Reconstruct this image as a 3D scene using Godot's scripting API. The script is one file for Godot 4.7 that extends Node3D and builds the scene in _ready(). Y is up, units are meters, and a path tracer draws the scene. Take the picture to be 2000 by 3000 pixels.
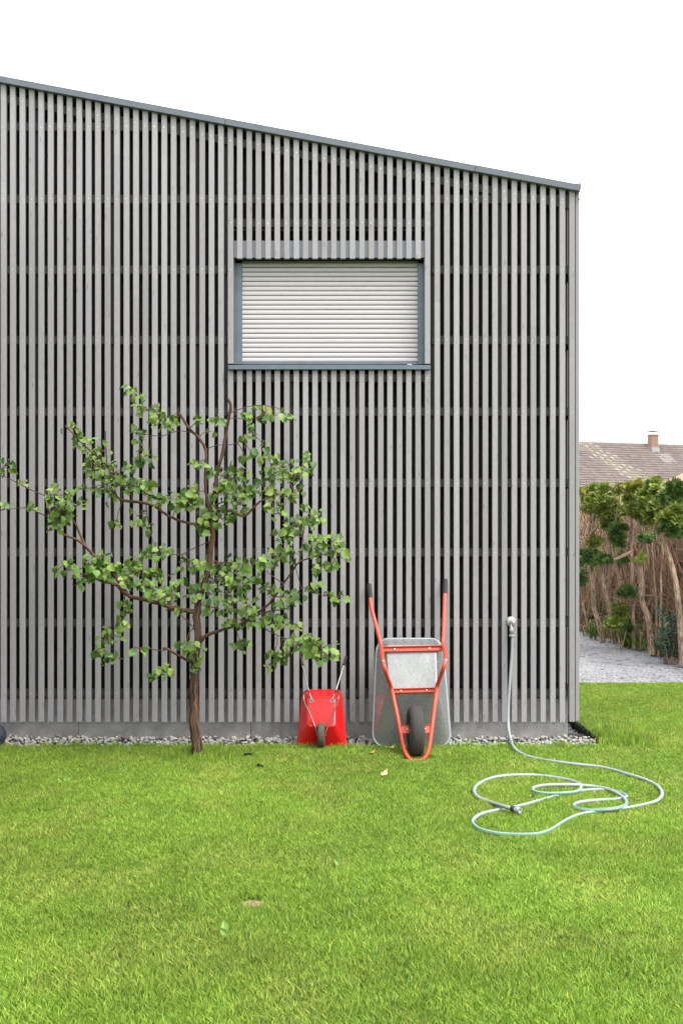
extends Node3D

# Pixel frame of the photograph (2000 x 3000) -> metres: the camera stands at (0, EYE, CZ) and looks straight along -z.
const EYE := 1.74
const CZ := 8.4
const F := 2896.6
const HORIZON := 1560.0
var rng := RandomNumberGenerator.new()
var M := {}
var used := {}

# ---------------------------------------------------------------- places
func at(qx, qy, z) -> Vector3:
	var d = CZ - z
	return Vector3((qx - 1000.0) / F * d, EYE - (qy - HORIZON) / F * d, z)

func on_ground(qx, qy, y = 0.0) -> Vector3:
	var d = (EYE - y) * F / (qy - HORIZON)
	return Vector3((qx - 1000.0) / F * d, y, CZ - d)

func rf(a, b) -> float:
	return rng.randf_range(a, b)

# ---------------------------------------------------------------- nodes
func numbered(called) -> String:
	used[called] = used.get(called, -1) + 1
	return called if used[called] == 0 else "%s_%03d" % [called, used[called]]

func thing(called, label, category, base = Vector3.ZERO, group = "") -> Node3D:
	var o := Node3D.new()
	o.name = numbered(called)
	add_child(o)
	o.position = base
	tag(o, label, category, group)
	return o

func tag(o, label, category, group = ""):
	o.set_meta("label", label)
	o.set_meta("category", category)
	if group != "":
		o.set_meta("group", group)

func put(called, mesh, parent, at_pos = null) -> MeshInstance3D:
	var o := MeshInstance3D.new()
	o.name = called if parent != self else numbered(called)
	o.mesh = mesh
	parent.add_child(o, true)
	if at_pos == null:      # the mesh is in world axes: undo the parent's place
		var p = parent
		var off = Vector3.ZERO
		while p != self:
			off -= p.position
			p = p.get_parent()
		o.position = off
	else:
		o.position = at_pos
	return o

func structure(called, mesh, label, category = "ground") -> MeshInstance3D:
	var o = put(called, mesh, self, Vector3.ZERO)
	o.set_meta("kind", "structure")
	o.set_meta("label", label)
	o.set_meta("category", category)
	return o

func scatter(called, mesh, places, colors, parent) -> MultiMeshInstance3D:
	var mm := MultiMesh.new()
	mm.transform_format = MultiMesh.TRANSFORM_3D
	mm.use_colors = colors.size() > 0
	mm.mesh = mesh
	mm.instance_count = places.size()
	for i in places.size():
		mm.set_instance_transform(i, places[i])
		if colors.size() > 0:
			mm.set_instance_color(i, colors[i])
	var o := MultiMeshInstance3D.new()
	o.name = called if parent != self else numbered(called)
	o.multimesh = mm
	parent.add_child(o, true)
	if parent != self:
		o.position = -parent.position
	o.set_meta("kind", "stuff")
	return o

# ---------------------------------------------------------------- mesh helpers
func mb() -> SurfaceTool:
	var st := SurfaceTool.new()
	st.begin(Mesh.PRIMITIVE_TRIANGLES)
	return st

func done(st, m) -> ArrayMesh:
	st.generate_normals()
	var mesh = st.commit()
	mesh.surface_set_material(0, m)
	return mesh

func tri(st, a, b, c):
	st.add_vertex(a)
	st.add_vertex(b)
	st.add_vertex(c)

func tri_out(st, a, b, c, mid):
	var n = (c - a).cross(b - a)
	if n.dot((a + b + c) / 3.0 - mid) >= 0.0:
		tri(st, a, b, c)
	else:
		tri(st, a, c, b)

func quad_out(st, a, b, c, d, mid):
	tri_out(st, a, b, c, mid)
	tri_out(st, a, c, d, mid)

func box(st, xf: Transform3D, size: Vector3, bevel = 0.0):
	st.set_smooth_group(-1)
	var h = size / 2.0
	var r = Vector3(h.x - bevel, h.y - bevel, h.z - bevel)
	var mid = xf.origin
	for a in 3:
		var b = (a + 1) % 3
		var c = (a + 2) % 3
		for s in [-1.0, 1.0]:
			var v = []
			for k in [[-1, -1], [1, -1], [1, 1], [-1, 1]]:
				var p = Vector3.ZERO
				p[a] = s * h[a]
				p[b] = k[0] * r[b]
				p[c] = k[1] * r[c]
				v.append(xf * p)
			quad_out(st, v[0], v[1], v[2], v[3], mid)
		if bevel > 0.0:
			for sa in [-1.0, 1.0]:
				for sb in [-1.0, 1.0]:
					var v = []
					for k in [[0, -1], [0, 1], [1, 1], [1, -1]]:
						var p = Vector3.ZERO
						p[a] = sa * (h[a] if k[0] == 0 else r[a])
						p[b] = sb * (r[b] if k[0] == 0 else h[b])
						p[c] = k[1] * r[c]
						v.append(xf * p)
					quad_out(st, v[0], v[1], v[2], v[3], mid)
	if bevel > 0.0:
		for sx in [-1.0, 1.0]:
			for sy in [-1.0, 1.0]:
				for sz in [-1.0, 1.0]:
					tri_out(st, xf * Vector3(sx * h.x, sy * r.y, sz * r.z), xf * Vector3(sx * r.x, sy * h.y, sz * r.z), xf * Vector3(sx * r.x, sy * r.y, sz * h.z), mid)

func bx(st, lo: Vector3, hi: Vector3, bevel = 0.0):
	box(st, Transform3D(Basis(), (lo + hi) / 2.0), hi - lo, bevel)

func loft(st, rings, closed = true, group = 0, u_times = 1.0, v_times = 1.0):
	st.set_smooth_group(group)
	var n = rings[0].size()
	var m = n if closed else n - 1
	var v0 = 0.0
	for i in rings.size() - 1:
		var v1 = v0 + (rings[i + 1][0] - rings[i][0]).length() * v_times
		for j in m:
			var k = (j + 1) % n
			var u0 = float(j) / m * u_times
			var u1 = float(j + 1) / m * u_times
			var q = [[rings[i][j], u0, v0], [rings[i][k], u1, v0], [rings[i + 1][k], u1, v1], [rings[i][j], u0, v0], [rings[i + 1][k], u1, v1], [rings[i + 1][j], u0, v1]]
			for p in q:
				st.set_uv(Vector2(p[1], p[2]))
				st.add_vertex(p[0])
		v0 = v1

func cap(st, ring, flip = false):
	st.set_smooth_group(-1)
	var c = Vector3.ZERO
	for p in ring:
		c += p
	c /= ring.size()
	for j in ring.size():
		var k = (j + 1) % ring.size()
		if flip:
			tri(st, c, ring[j], ring[k])
		else:
			tri(st, c, ring[k], ring[j])

# Smooth path through points [x, y, z, radius] given as Vector4.
func spline(pts, sub) -> Array:
	var out = []
	for i in pts.size() - 1:
		var a = pts[maxi(i - 1, 0)]
		var b = pts[i]
		var c = pts[i + 1]
		var d = pts[mini(i + 2, pts.size() - 1)]
		for k in sub:
			var t = float(k) / sub
			out.append(0.5 * (2.0 * b + (c - a) * t + (2.0 * a - 5.0 * b + 4.0 * c - d) * t * t + (3.0 * b - a - 3.0 * c + d) * t * t * t))
	out.append(pts[-1])
	return out

func v4(p: Vector3, r) -> Vector4:
	return Vector4(p.x, p.y, p.z, r)

func v3(p: Vector4) -> Vector3:
	return Vector3(p.x, p.y, p.z)

func tube(st, pts, sides, group = 0, v_times = 1.0, rough = 0.0, twist = 0.0, closed = false):
	var rings = []
	var up = Vector3.ZERO
	for i in pts.size():
		var t = v3(pts[mini(i + 1, pts.size() - 1)]) - v3(pts[maxi(i - 1, 0)])
		if closed:
			t = v3(pts[(i + 1) % pts.size()]) - v3(pts[(i + pts.size() - 1) % pts.size()])
		if t.length() < 1e-7:
			t = Vector3.UP
		t = t.normalized()
		if up == Vector3.ZERO:
			up = t.cross(Vector3(0.31, 0.23, 0.92)).normalized()
		up = (up - t * up.dot(t)).normalized()
		var side = t.cross(up)
		var ring = PackedVector3Array()
		for k in sides:
			var a = TAU * k / sides + twist * i
			var r = pts[i].w * (1.0 + (rf(-rough, rough) if rough > 0.0 else 0.0))
			ring.append(v3(pts[i]) + (up * cos(a) + side * sin(a)) * r)
		rings.append(ring)
	if closed:
		rings.append(rings[0])
	loft(st, rings, true, group, 1.0, v_times)
	if not closed:
		cap(st, rings[0], true)
		cap(st, rings[-1], false)

# A profile of (radius, along) pairs turned round an axis.
func lathe(st, xf: Transform3D, profile, sides, group = 0):
	var rings = []
	for p in profile:
		var ring = PackedVector3Array()
		for k in sides:
			var a = TAU * k / sides
			ring.append(xf * Vector3(cos(a) * p[0], p[1], sin(a) * p[0]))
		rings.append(ring)
	loft(st, rings, true, group, 8.0, 8.0)

func aim(y_dir: Vector3, origin: Vector3, s = 1.0) -> Transform3D:
	var y = y_dir.normalized()
	var x = y.cross(Vector3(0.13, 0.27, 0.95)).normalized()
	var z = x.cross(y)
	return Transform3D(Basis(x * s, y * s, z * s), origin)

# ---------------------------------------------------------------- materials
func lin(r, g, b) -> Color:
	return Color(r, g, b).linear_to_srgb()

func mat(called, r, g, b, rough, metal = 0.0, spec = 0.5) -> StandardMaterial3D:
	var m := StandardMaterial3D.new()
	m.resource_name = called
	m.albedo_color = lin(r, g, b)
	m.roughness = rough
	m.metallic = metal
	m.metallic_specular = spec
	m.cull_mode = BaseMaterial3D.CULL_DISABLED
	M[called] = m
	return m

func leafy(called, r, g, b, back = 0.35, rough = 0.5) -> StandardMaterial3D:
	var m = mat(called, r, g, b, rough, 0.0, 0.4)
	m.vertex_color_use_as_albedo = true
	m.backlight_enabled = true
	m.backlight = Color(back, back, back)
	return m

func fast(freq, seed_, oct = 3) -> FastNoiseLite:
	var n := FastNoiseLite.new()
	n.noise_type = FastNoiseLite.TYPE_SIMPLEX_SMOOTH
	n.frequency = freq
	n.seed = seed_
	n.fractal_octaves = oct
	return n

func picture(w, h, f: Callable, mips = true) -> ImageTexture:
	var data := PackedByteArray()
	data.resize(w * h * 3)
	var i := 0
	for y in h:
		for x in w:
			var c: Color = f.call(x, y)
			data[i] = int(clampf(c.r, 0, 1) * 255)
			data[i + 1] = int(clampf(c.g, 0, 1) * 255)
			data[i + 2] = int(clampf(c.b, 0, 1) * 255)
			i += 3
	var im := Image.create_from_data(w, h, false, Image.FORMAT_RGB8, data)
	if mips:
		im.generate_mipmaps()
	return ImageTexture.create_from_image(im)

func noise_tex(freq, lo: Color, hi: Color, seed_, size = 512, normal = false, bump = 4.0) -> NoiseTexture2D:
	var t := NoiseTexture2D.new()
	t.width = size
	t.height = size
	t.seamless = true
	t.noise = fast(freq, seed_, 4)
	if normal:
		t.as_normal_map = true
		t.bump_strength = bump
	else:
		var g := Gradient.new()
		g.set_color(0, lo)
		g.set_color(1, hi)
		t.color_ramp = g
	return t

func triplanar(m, scale, tex = null, nrm = null, strength = 0.5):
	m.uv1_triplanar = true
	m.uv1_world_triplanar = true
	m.uv1_scale = Vector3.ONE * scale
	if tex != null:
		m.albedo_texture = tex
	if nrm != null:
		m.normal_enabled = true
		m.normal_texture = nrm
		m.normal_scale = strength

func make_materials():
	var white = Color(1, 1, 1)
	# weathered grey glaze on sawn spruce: grain, cross-cut saw marks, knots
	var g1 = fast(1.0, 11, 2)
	var g2 = fast(1.0, 12, 3)
	var g3 = fast(1.0, 13, 2)
	var wood = picture(128, 1024, func(x, y):
		var v = 0.93 + 0.05 * g1.get_noise_2d(x * 0.22, y * 0.006) + 0.04 * g2.get_noise_2d(x * 0.05, y * 0.02) + 0.03 * g3.get_noise_2d(x * 0.5, y * 0.3)
		if g2.get_noise_2d(7.0, y * 0.011) > 0.25:
			v += 0.035 * sin(y * 1.3 + g3.get_noise_2d(x * 0.1, y * 0.1))
		for k in [[40, 210, 6.0], [86, 690, 5.0], [30, 905, 4.0]]:
			var d = Vector2((x - k[0]) * 1.0, (y - k[1]) * 0.55).length()
			if d < k[2] * 2.2:
				v -= 0.22 * (1.0 - smoothstep(k[2] * 0.6, k[2] * 2.2, d)) * (0.6 + 0.4 * sin(d * 1.6))
		return Color(v, v * 0.995, v * 0.985))
	for k in 5:
		var tone = [0.90, 1.0, 1.07, 0.95, 1.03][k]
		var warm = [0.0, 0.004, -0.003, 0.002, -0.004][k]
		var m = mat("slat_%d" % k, (0.386 + warm) * tone, 0.374 * tone, (0.399 - warm) * tone, 0.75, 0.0, 0.35)
		m.albedo_texture = wood
		m.vertex_color_use_as_albedo = true
	var rail = mat("rail", 0.075, 0.074, 0.076, 0.85, 0.0, 0.3)
	triplanar(rail, 2.0, noise_tex(0.02, Color(0.8, 0.8, 0.8), white, 21))
	mat("batten", 0.065, 0.063, 0.066, 0.9, 0.0, 0.3)
	var felt = mat("felt", 0.034, 0.034, 0.037, 0.95, 0.0, 0.2)
	triplanar(felt, 1.3, noise_tex(0.01, Color(0.75, 0.75, 0.75), white, 22))
	mat("screw", 0.75, 0.75, 0.75, 0.35, 1.0)
	var concrete = mat("concrete", 0.47, 0.46, 0.45, 0.9, 0.0, 0.3)
	triplanar(concrete, 0.8, noise_tex(0.012, Color(0.8, 0.8, 0.79), white, 23), noise_tex(0.12, white, white, 24, 512, true, 3.0), 0.4)
	var trim = mat("trim", 0.125, 0.140, 0.165, 0.42, 0.0, 0.5)
	triplanar(trim, 1.5, noise_tex(0.008, Color(0.9, 0.9, 0.9), white, 25))
	mat("zinc", 0.27, 0.28, 0.29, 0.55, 0.3)
	var frame = mat("frame", 0.13, 0.165, 0.20, 0.38, 0.0, 0.5)
	triplanar(frame, 1.5, noise_tex(0.008, Color(0.9, 0.9, 0.9), white, 26))
	mat("box_panel", 0.26, 0.285, 0.33, 0.4, 0.0, 0.5)
	mat("shutter", 0.53, 0.496, 0.515, 0.45, 0.0, 0.5)
	mat("dark", 0.01, 0.01, 0.011, 0.8, 0.0, 0.3)
	mat("roofing", 0.12, 0.13, 0.14, 0.6)
	# barrow materials
	var spangle = fast(0.085, 31, 2)
	spangle.noise_type = FastNoiseLite.TYPE_CELLULAR
	spangle.cellular_return_type = FastNoiseLite.RETURN_CELL_VALUE
	var cloud = fast(0.008, 32, 4)
	var spots = fast(0.09, 33, 2)
	var galv = mat("galvanised", 0.36, 0.375, 0.385, 0.9, 0.45)
	galv.albedo_texture = picture(512, 512, func(x, y):
		var v = 0.9 + 0.03 * spangle.get_noise_2d(x, y) + 0.02 * cloud.get_noise_2d(x, y)
		if spots.get_noise_2d(x, y) > 0.72:
			v += 0.12
		return Color(v, v, v))
	galv.roughness_texture = picture(256, 256, func(x, y):
		var v = 0.30 + 0.05 * spangle.get_noise_2d(x * 2, y * 2) + 0.06 * cloud.get_noise_2d(x * 2 + 900, y * 2) + (0.25 if spots.get_noise_2d(x * 2, y * 2) > 0.72 else 0.0)
		return Color(v, v, v))
	galv.uv1_triplanar = true
	galv.uv1_world_triplanar = true
	galv.uv1_scale = Vector3.ONE * 1.4
	galv.normal_enabled = true
	galv.normal_texture = noise_tex(0.010, white, white, 34, 512, true, 6.0)
	galv.normal_scale = 0.12
	var orange = mat("orange_paint", 0.70, 0.085, 0.045, 0.36, 0.0, 0.5)
	triplanar(orange, 3.0, noise_tex(0.02, Color(0.86, 0.84, 0.82), white, 35))
	mat("worn_steel", 0.45, 0.42, 0.36, 0.5, 0.8)
	mat("brass", 0.72, 0.60, 0.38, 0.35, 1.0)
	var red = mat("red_plastic", 0.66, 0.012, 0.014, 0.26, 0.0, 0.5)
	red.roughness_texture = noise_tex(0.02, Color(0.7, 0.7, 0.7), white, 36)
	red.uv1_triplanar = true
	red.uv1_world_triplanar = true
	red.uv1_scale = Vector3.ONE * 3.0
	mat("chrome", 0.20, 0.19, 0.165, 0.32, 1.0)
	mat("chrome_bright", 0.22, 0.22, 0.22, 0.28, 1.0)
	mat("grip", 0.02, 0.02, 0.022, 0.6, 0.0, 0.4)
	var rub = fast(1.0, 37, 3)
	var tyre = mat("tyre", 0.115, 0.113, 0.112, 0.85, 0.0, 0.3)
	tyre.albedo_texture = picture(256, 256, func(x, y):
		var v = 0.75 + 0.25 * rub.get_noise_2d(x * 0.03, y * 0.4) + 0.2 * rub.get_noise_2d(x * 0.2, y * 0.2)
		return Color(v, v * 0.98, v * 0.95))
	var toy = mat("toy_tyre", 0.15, 0.135, 0.115, 0.75, 0.0, 0.35)
	triplanar(toy, 8.0, noise_tex(0.02, Color(0.6, 0.58, 0.55), white, 38))
	# garden hose: pale grey with a green stripe, ribbed fibre showing through
	var hose = mat("hose", 0.30, 0.345, 0.355, 0.42, 0.0, 0.5)
	hose.albedo_texture = picture(64, 8, func(x, _y):
		return Color(0.56, 0.88, 0.70) if x >= 10 and x < 20 else (Color(1, 1, 1) if x % 8 != 3 else Color(0.93, 0.94, 0.95)))
	mat("tap_metal", 0.42, 0.42, 0.40, 0.4, 0.5)
	mat("connector", 0.30, 0.32, 0.33, 0.5)
	mat("connector_dark", 0.03, 0.035, 0.038, 0.5)
	mat("ball", 0.03, 0.04, 0.055, 0.5)
	# ground
	var soil = mat("lawn_soil", 0.16, 0.19, 0.045, 1.0, 0.0, 0.1)
	triplanar(soil, 0.7, noise_tex(0.03, Color(0.7, 0.75, 0.6), white, 41))
	var meadow = mat("meadow", 0.085, 0.135, 0.03, 1.0, 0.0, 0.1)
	triplanar(meadow, 0.2, noise_tex(0.02, Color(0.8, 0.85, 0.7), white, 42))
	var bed = mat("gravel_bed", 0.09, 0.085, 0.078, 1.0, 0.0, 0.2)
	triplanar(bed, 3.0, noise_tex(0.06, Color(0.5, 0.5, 0.5), white, 43))
	mat("foil", 0.012, 0.012, 0.013, 0.6, 0.0, 0.4)
	var pave = mat("paving_base", 0.22, 0.22, 0.23, 0.95)
	triplanar(pave, 2.0, noise_tex(0.06, Color(0.6, 0.6, 0.6), white, 44))
	var sett = mat("sett", 1, 1, 1, 0.85, 0.0, 0.35)
	sett.vertex_color_use_as_albedo = true
	triplanar(sett, 5.0, noise_tex(0.05, Color(0.78, 0.78, 0.78), white, 45))
	var litter = mat("litter", 0.22, 0.14, 0.075, 1.0, 0.0, 0.1)
	triplanar(litter, 2.5, noise_tex(0.07, Color(0.4, 0.38, 0.35), white, 46))
	var tones = [[0.52, 0.52, 0.50], [0.40, 0.40, 0.395], [0.62, 0.61, 0.58], [0.46, 0.44, 0.38], [0.26, 0.265, 0.27], [0.56, 0.51, 0.45]]
	for k in 6:
		var m = mat("stone_%d" % k, tones[k][0], tones[k][1], tones[k][2], 0.85, 0.0, 0.3)
		triplanar(m, 9.0, noise_tex(0.04, Color(0.7, 0.7, 0.7), white, 47 + k, 256))
	for k in 2:
		mat("shaded_dirty_stone_%d" % k, 0.05 + 0.05 * k, 0.052 + 0.05 * k, 0.055 + 0.05 * k, 0.45, 0.0, 0.5)  # dark tone carries the shade beside the house, plus dirt
	leafy("grass", 1, 1, 1, 0.45, 0.6)
	mat("bare", 0.27, 0.22, 0.135, 1.0, 0.0, 0.1)
	mat("clod", 0.018, 0.02, 0.022, 0.9, 0.0, 0.2)
	# tree
	var b1 = fast(1.0, 61, 3)
	b1.noise_type = FastNoiseLite.TYPE_PERLIN
	var bark_tex = picture(128, 512, func(x, y):
		var round_x = cos(TAU * x / 128.0)
		var round_z = sin(TAU * x / 128.0)
		var a = b1.get_noise_3d(round_x * 2.6, y * 0.007, round_z * 2.6)
		var b = b1.get_noise_3d(round_x * 7.0 + 50.0, y * 0.05, round_z * 7.0)
		var c = Color(0.41, 0.325, 0.28).lerp(Color(0.66, 0.46, 0.32), smoothstep(0.05, 0.45, a))
		c = c.lerp(Color(0.17, 0.12, 0.10), smoothstep(0.05, 0.5, -a + b * 0.5))
		return c * (0.92 + 0.25 * b))
	var bark = mat("bark", 1, 1, 1, 0.9, 0.0, 0.25)
	bark.albedo_texture = bark_tex
	bark.uv1_scale = Vector3(1, 1.6, 1)
	var twigm = mat("twig", 0.17, 0.115, 0.08, 0.8, 0.0, 0.3)
	twigm.albedo_texture = null
	mat("cut_wood", 0.55, 0.43, 0.32, 0.8)
	leafy("leaf_0", 0.092, 0.182, 0.034, 0.5, 0.42)
	leafy("leaf_1", 0.132, 0.235, 0.043, 0.5, 0.42)
	leafy("leaf_2", 0.195, 0.300, 0.064, 0.55, 0.42)
	leafy("leaf_3", 0.062, 0.130, 0.028, 0.45, 0.40)
	leafy("leaf_4", 0.52, 0.46, 0.045, 0.5, 0.5)
	leafy("foliage", 1, 1, 1, 0.5, 0.42)
	mat("fallen_0", 0.62, 0.36, 0.05, 0.7)
	mat("fallen_1", 0.60, 0.54, 0.26, 0.7)
	mat("fallen_2", 0.45, 0.20, 0.07, 0.7)
	leafy("weed", 0.24, 0.38, 0.085, 0.4, 0.5)
	# hedge and background
	var hb = mat("hedge_bark", 1, 1, 1, 0.95, 0.0, 0.2)
	hb.albedo_texture = picture(64, 256, func(x, y):
		var a = b1.get_noise_2d(x * 0.3 + 9, y * 0.02)
		return Color(0.72, 0.62, 0.53) * (0.88 + 0.7 * a))
	mat("dead_twig", 0.34, 0.245, 0.185, 0.95, 0.0, 0.2)
	M.dead_twig.vertex_color_use_as_albedo = true
	leafy("thuja", 1, 1, 1, 0.5, 0.65)
	leafy("laurel", 1, 1, 1, 0.15, 0.38)
	var tile = mat("tile", 1, 1, 1, 0.9, 0.0, 0.25)
	tile.vertex_color_use_as_albedo = true
	mat("brick", 0.33, 0.185, 0.14, 0.95)
	mat("mortar", 0.42, 0.38, 0.34, 0.95)
	mat("render", 0.55, 0.52, 0.46, 0.95)
	mat("peach", 0.62, 0.40, 0.24, 0.95)
	mat("red_tile", 0.40, 0.20, 0.12, 0.9)
	mat("flash", 0.33, 0.34, 0.355, 0.5, 0.3)
	mat("mast", 0.5, 0.5, 0.52, 0.5, 0.6)
	mat("glass", 0.03, 0.035, 0.04, 0.1)

# ---------------------------------------------------------------- scene
func _ready():
	rng.seed = 20240
	var cam := Camera3D.new()
	cam.name = "camera"
	add_child(cam)
	cam.position = Vector3(0, EYE, CZ)
	cam.projection = Camera3D.PROJECTION_FRUSTUM
	cam.near = 0.1
	cam.far = 600.0
	cam.size = 3000.0 / F * 0.1
	cam.frustum_offset = Vector2(0, (HORIZON - 1500.0) / F * 0.1)
	cam.current = true
	var env := Environment.new()
	env.background_mode = Environment.BG_SKY
	var sky := Sky.new()
	var psm := ProceduralSkyMaterial.new()
	psm.sky_top_color = lin(0.96, 0.985, 1.03)
	psm.sky_horizon_color = lin(0.64, 0.655, 0.68)
	psm.sky_curve = 0.55
	psm.ground_bottom_color = Color(0.25, 0.3, 0.15)
	psm.ground_horizon_color = Color(0.6, 0.62, 0.6)
	psm.sun_angle_max = 0.0
	sky.sky_material = psm
	env.sky = sky
	env.tonemap_mode = Environment.TONE_MAPPER_LINEAR
	env.tonemap_exposure = 3.25
	env.sdfgi_enabled = true
	env.ssao_enabled = true
	env.ssil_enabled = true
	var we := WorldEnvironment.new()
	we.name = "world"
	we.environment = env
	add_child(we)
	var sun := DirectionalLight3D.new()
	sun.name = "sun"
	add_child(sun)
	sun.light_energy = 0.48
	sun.light_angular_distance = 35.0
	sun.light_color = Color(1.0, 0.985, 0.96)
	sun.shadow_enabled = true
	sun.look_at_from_position(Vector3(5.0, 8.5, 3.5), Vector3.ZERO)

	make_materials()
	build_ground()
	build_house()
	build_driveway()
	build_neighbour()
	build_unseen_side_hedge()
	build_hedge()
	build_gravel()
	build_fruit_tree()
	build_big_barrow()
	build_toy_barrow()
	build_tap_and_hose()
	build_ball()
	build_small_things()
	build_grass()

# ---------------------------------------------------------------- ground
const LAWN_FRONT := 0.425     # the lawn starts here in front of the gravel strip
const LAWN_SIDE := 2.15      # and here beside it
const PAVED := -2.9          # behind this the setts begin

var lawn: MeshInstance3D

func build_ground():
	var st = mb()
	bx(st, Vector3(-300, -0.5, -300), Vector3(300, -0.12, 300))
	structure("ground", done(st, M.meadow), "level green land that carries the garden, the drive and the houses")
	st = mb()
	bx(st, Vector3(-9, -0.1195, LAWN_FRONT), Vector3(9, 0, 16))
	bx(st, Vector3(LAWN_SIDE, -0.1195, PAVED), Vector3(9, 0, LAWN_FRONT - 0.0005))
	lawn = structure("lawn", done(st, M.lawn_soil), "garden lawn in front of the slatted house, soil between the blades")

func build_gravel():
	var st = mb()
	bx(st, Vector3(-5, -0.119, -0.3), Vector3(LAWN_SIDE - 0.012, -0.03, LAWN_FRONT - 0.002))
	bx(st, Vector3(1.6, -0.119, -6.0), Vector3(LAWN_SIDE - 0.012, -0.075, -0.302))
	var bed = structure("gravel_strip", done(st, M.gravel_bed), "strip of grey pebbles along the foot of the house", "gravel")
	st = mb()
	bx(st, Vector3(LAWN_SIDE - 0.011, -0.118, -3.0), Vector3(LAWN_SIDE - 0.001, 0.025, LAWN_FRONT - 0.12))
	bx(st, Vector3(1.95, -0.0745, -3.0), Vector3(LAWN_SIDE - 0.012, -0.070, -0.10))
	tag(put("lawn_edging", done(st, M.foil), self, Vector3.ZERO), "black foil edging between the side gravel and the lawn at the house corner", "edging")
	# pebbles: 8 shapes
	var shapes = []
	for k in 8:
		st = mb()
		st.set_smooth_group(0)
		var n = fast(0.9, 80 + k, 2)
		var sc = Vector3(rf(0.85, 1.25), rf(0.55, 0.8), rf(0.75, 1.0))
		var rings = []
		for i in 6:
			var lat = PI * (i / 5.0 - 0.5)
			var ring = PackedVector3Array()
			for j in 7:
				var lon = TAU * j / 7 + i * 0.4
				var p = Vector3(cos(lat) * cos(lon), sin(lat), cos(lat) * sin(lon))
				ring.append(p * (1.0 + 0.28 * n.get_noise_3dv(p * 1.4)) * sc * 0.5)
			rings.append(ring)
		loft(st, rings)
		st.generate_normals()
		shapes.append(st.commit())
	var spots = []
	for i in 2600:
		var x = rf(-3.3, LAWN_SIDE - 0.03)
		var z = -0.06 + 0.52 * pow(rng.randf(), 0.8)
		var s = rf(0.020, 0.040) * (1.35 if rng.randf() < 0.12 else 1.0)
		var y = -0.028 + rf(0.0, 0.026) + s * 0.2
		if x > 1.94 and z > LAWN_FRONT - 0.02:
			y -= 0.005
		spots.append([Vector3(x, y, z), s, 0])
	for i in 420:
		spots.append([Vector3(rf(1.955, LAWN_SIDE - 0.03), -0.068 + rf(0, 0.02) + rf(0, 0.05) * 0, rf(-2.0, -0.05)), rf(0.022, 0.045), 1])
	# the largest-looking 300 are pieces of their own
	var order = range(spots.size())
	var score = []
	for s in spots:
		var d = CZ - s[0].z
		var seen = 1.0 if absf(s[0].x) < d * 0.345 and s[0].z > -0.04 and s[0].z < 0.41 else 0.0
		score.append(s[1] / d * (seen + 0.01) * (1.0 + s[0].y * 6.0))
	order.sort_custom(func(a, b): return score[a] > score[b])
	var rest = {}
	for rank in order.size():
		var s = spots[order[rank]]
		var kind = rng.randi() % 8
		var b = Basis.from_euler(Vector3(rf(-0.4, 0.4), rf(0, TAU), rf(-0.4, 0.4))).scaled(Vector3.ONE * s[1])
		var xf = Transform3D(b, s[0])
		var m = "stone_%d" % [0, 0, 1, 1, 2, 2, 3, 4, 5, 0][rng.randi() % 10] if s[2] == 0 else "shaded_dirty_stone_%d" % (rng.randi() % 2)
		if rank < 300:
			var o = put("stone", shapes[kind], bed, Vector3.ZERO)
			o.transform = xf
			o.set_surface_override_material(0, M[m])
		else:
			var key = "%d %s" % [kind % 4, m]
			if not rest.has(key):
				rest[key] = [shapes[kind % 4], m, []]
			rest[key][2].append(xf)
	for key in rest:
		var mesh = rest[key][0].duplicate()
		mesh.surface_set_material(0, M[rest[key][1]])
		scatter("pebbles", mesh, rest[key][2], [], bed)

func build_driveway():
	var st = mb()
	bx(st, Vector3(1.0, -0.1194, -14), Vector3(9, -0.035, PAVED - 0.001))
	var drive = structure("driveway", done(st, M.paving_base), "drive paved with small pale grey setts between lawn and hedge", "driveway")
	st = mb()
	var z = PAVED - 0.05
	var tone = fast(0.35, 90, 3)
	while z > -11.5:
		var pitch = rf(0.046, 0.058)
		var x = 2.2 + rf(0, 0.08)
		while x < minf(0.36 * (CZ - z) + 0.7, 5.2):
			var w = rf(0.045, 0.085)
			var v = 0.41 * (1.0 + 0.22 * tone.get_noise_2d(x, z) + rf(-0.16, 0.12))
			if rng.randf() < 0.06:
				v *= 0.55
			st.set_color(Color(v, v * 1.01, v * 1.06))
			var wave = 0.006 * sin(x * 1.7 + z) 
			var c = Transform3D(Basis.from_euler(Vector3(rf(-0.035, 0.035), rf(-0.1, 0.1), rf(-0.035, 0.035))), Vector3(x + w / 2, -0.03 + rf(-0.004, 0.004) + wave, z - pitch / 2 + rf(-0.01, 0.01)))
			box(st, c, Vector3(w - 0.004, 0.05, pitch - 0.004), 0.005)
			x += w
		z -= pitch
	var o = put("setts", done(st, M.sett), drive, Vector3.ZERO)
	o.set_meta("kind", "stuff")

# ---------------------------------------------------------------- the slatted house
func edge_y(x) -> float:     # lower edge of the roof trim in front, at world x on the plane z = 0
	var qx = 1000.0 + x / CZ * F
	return at(qx, 245.0 + 0.1885 * qx, 0.0).y

const SLAT_W := 0.0462
const SLAT_D := 0.030

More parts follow.
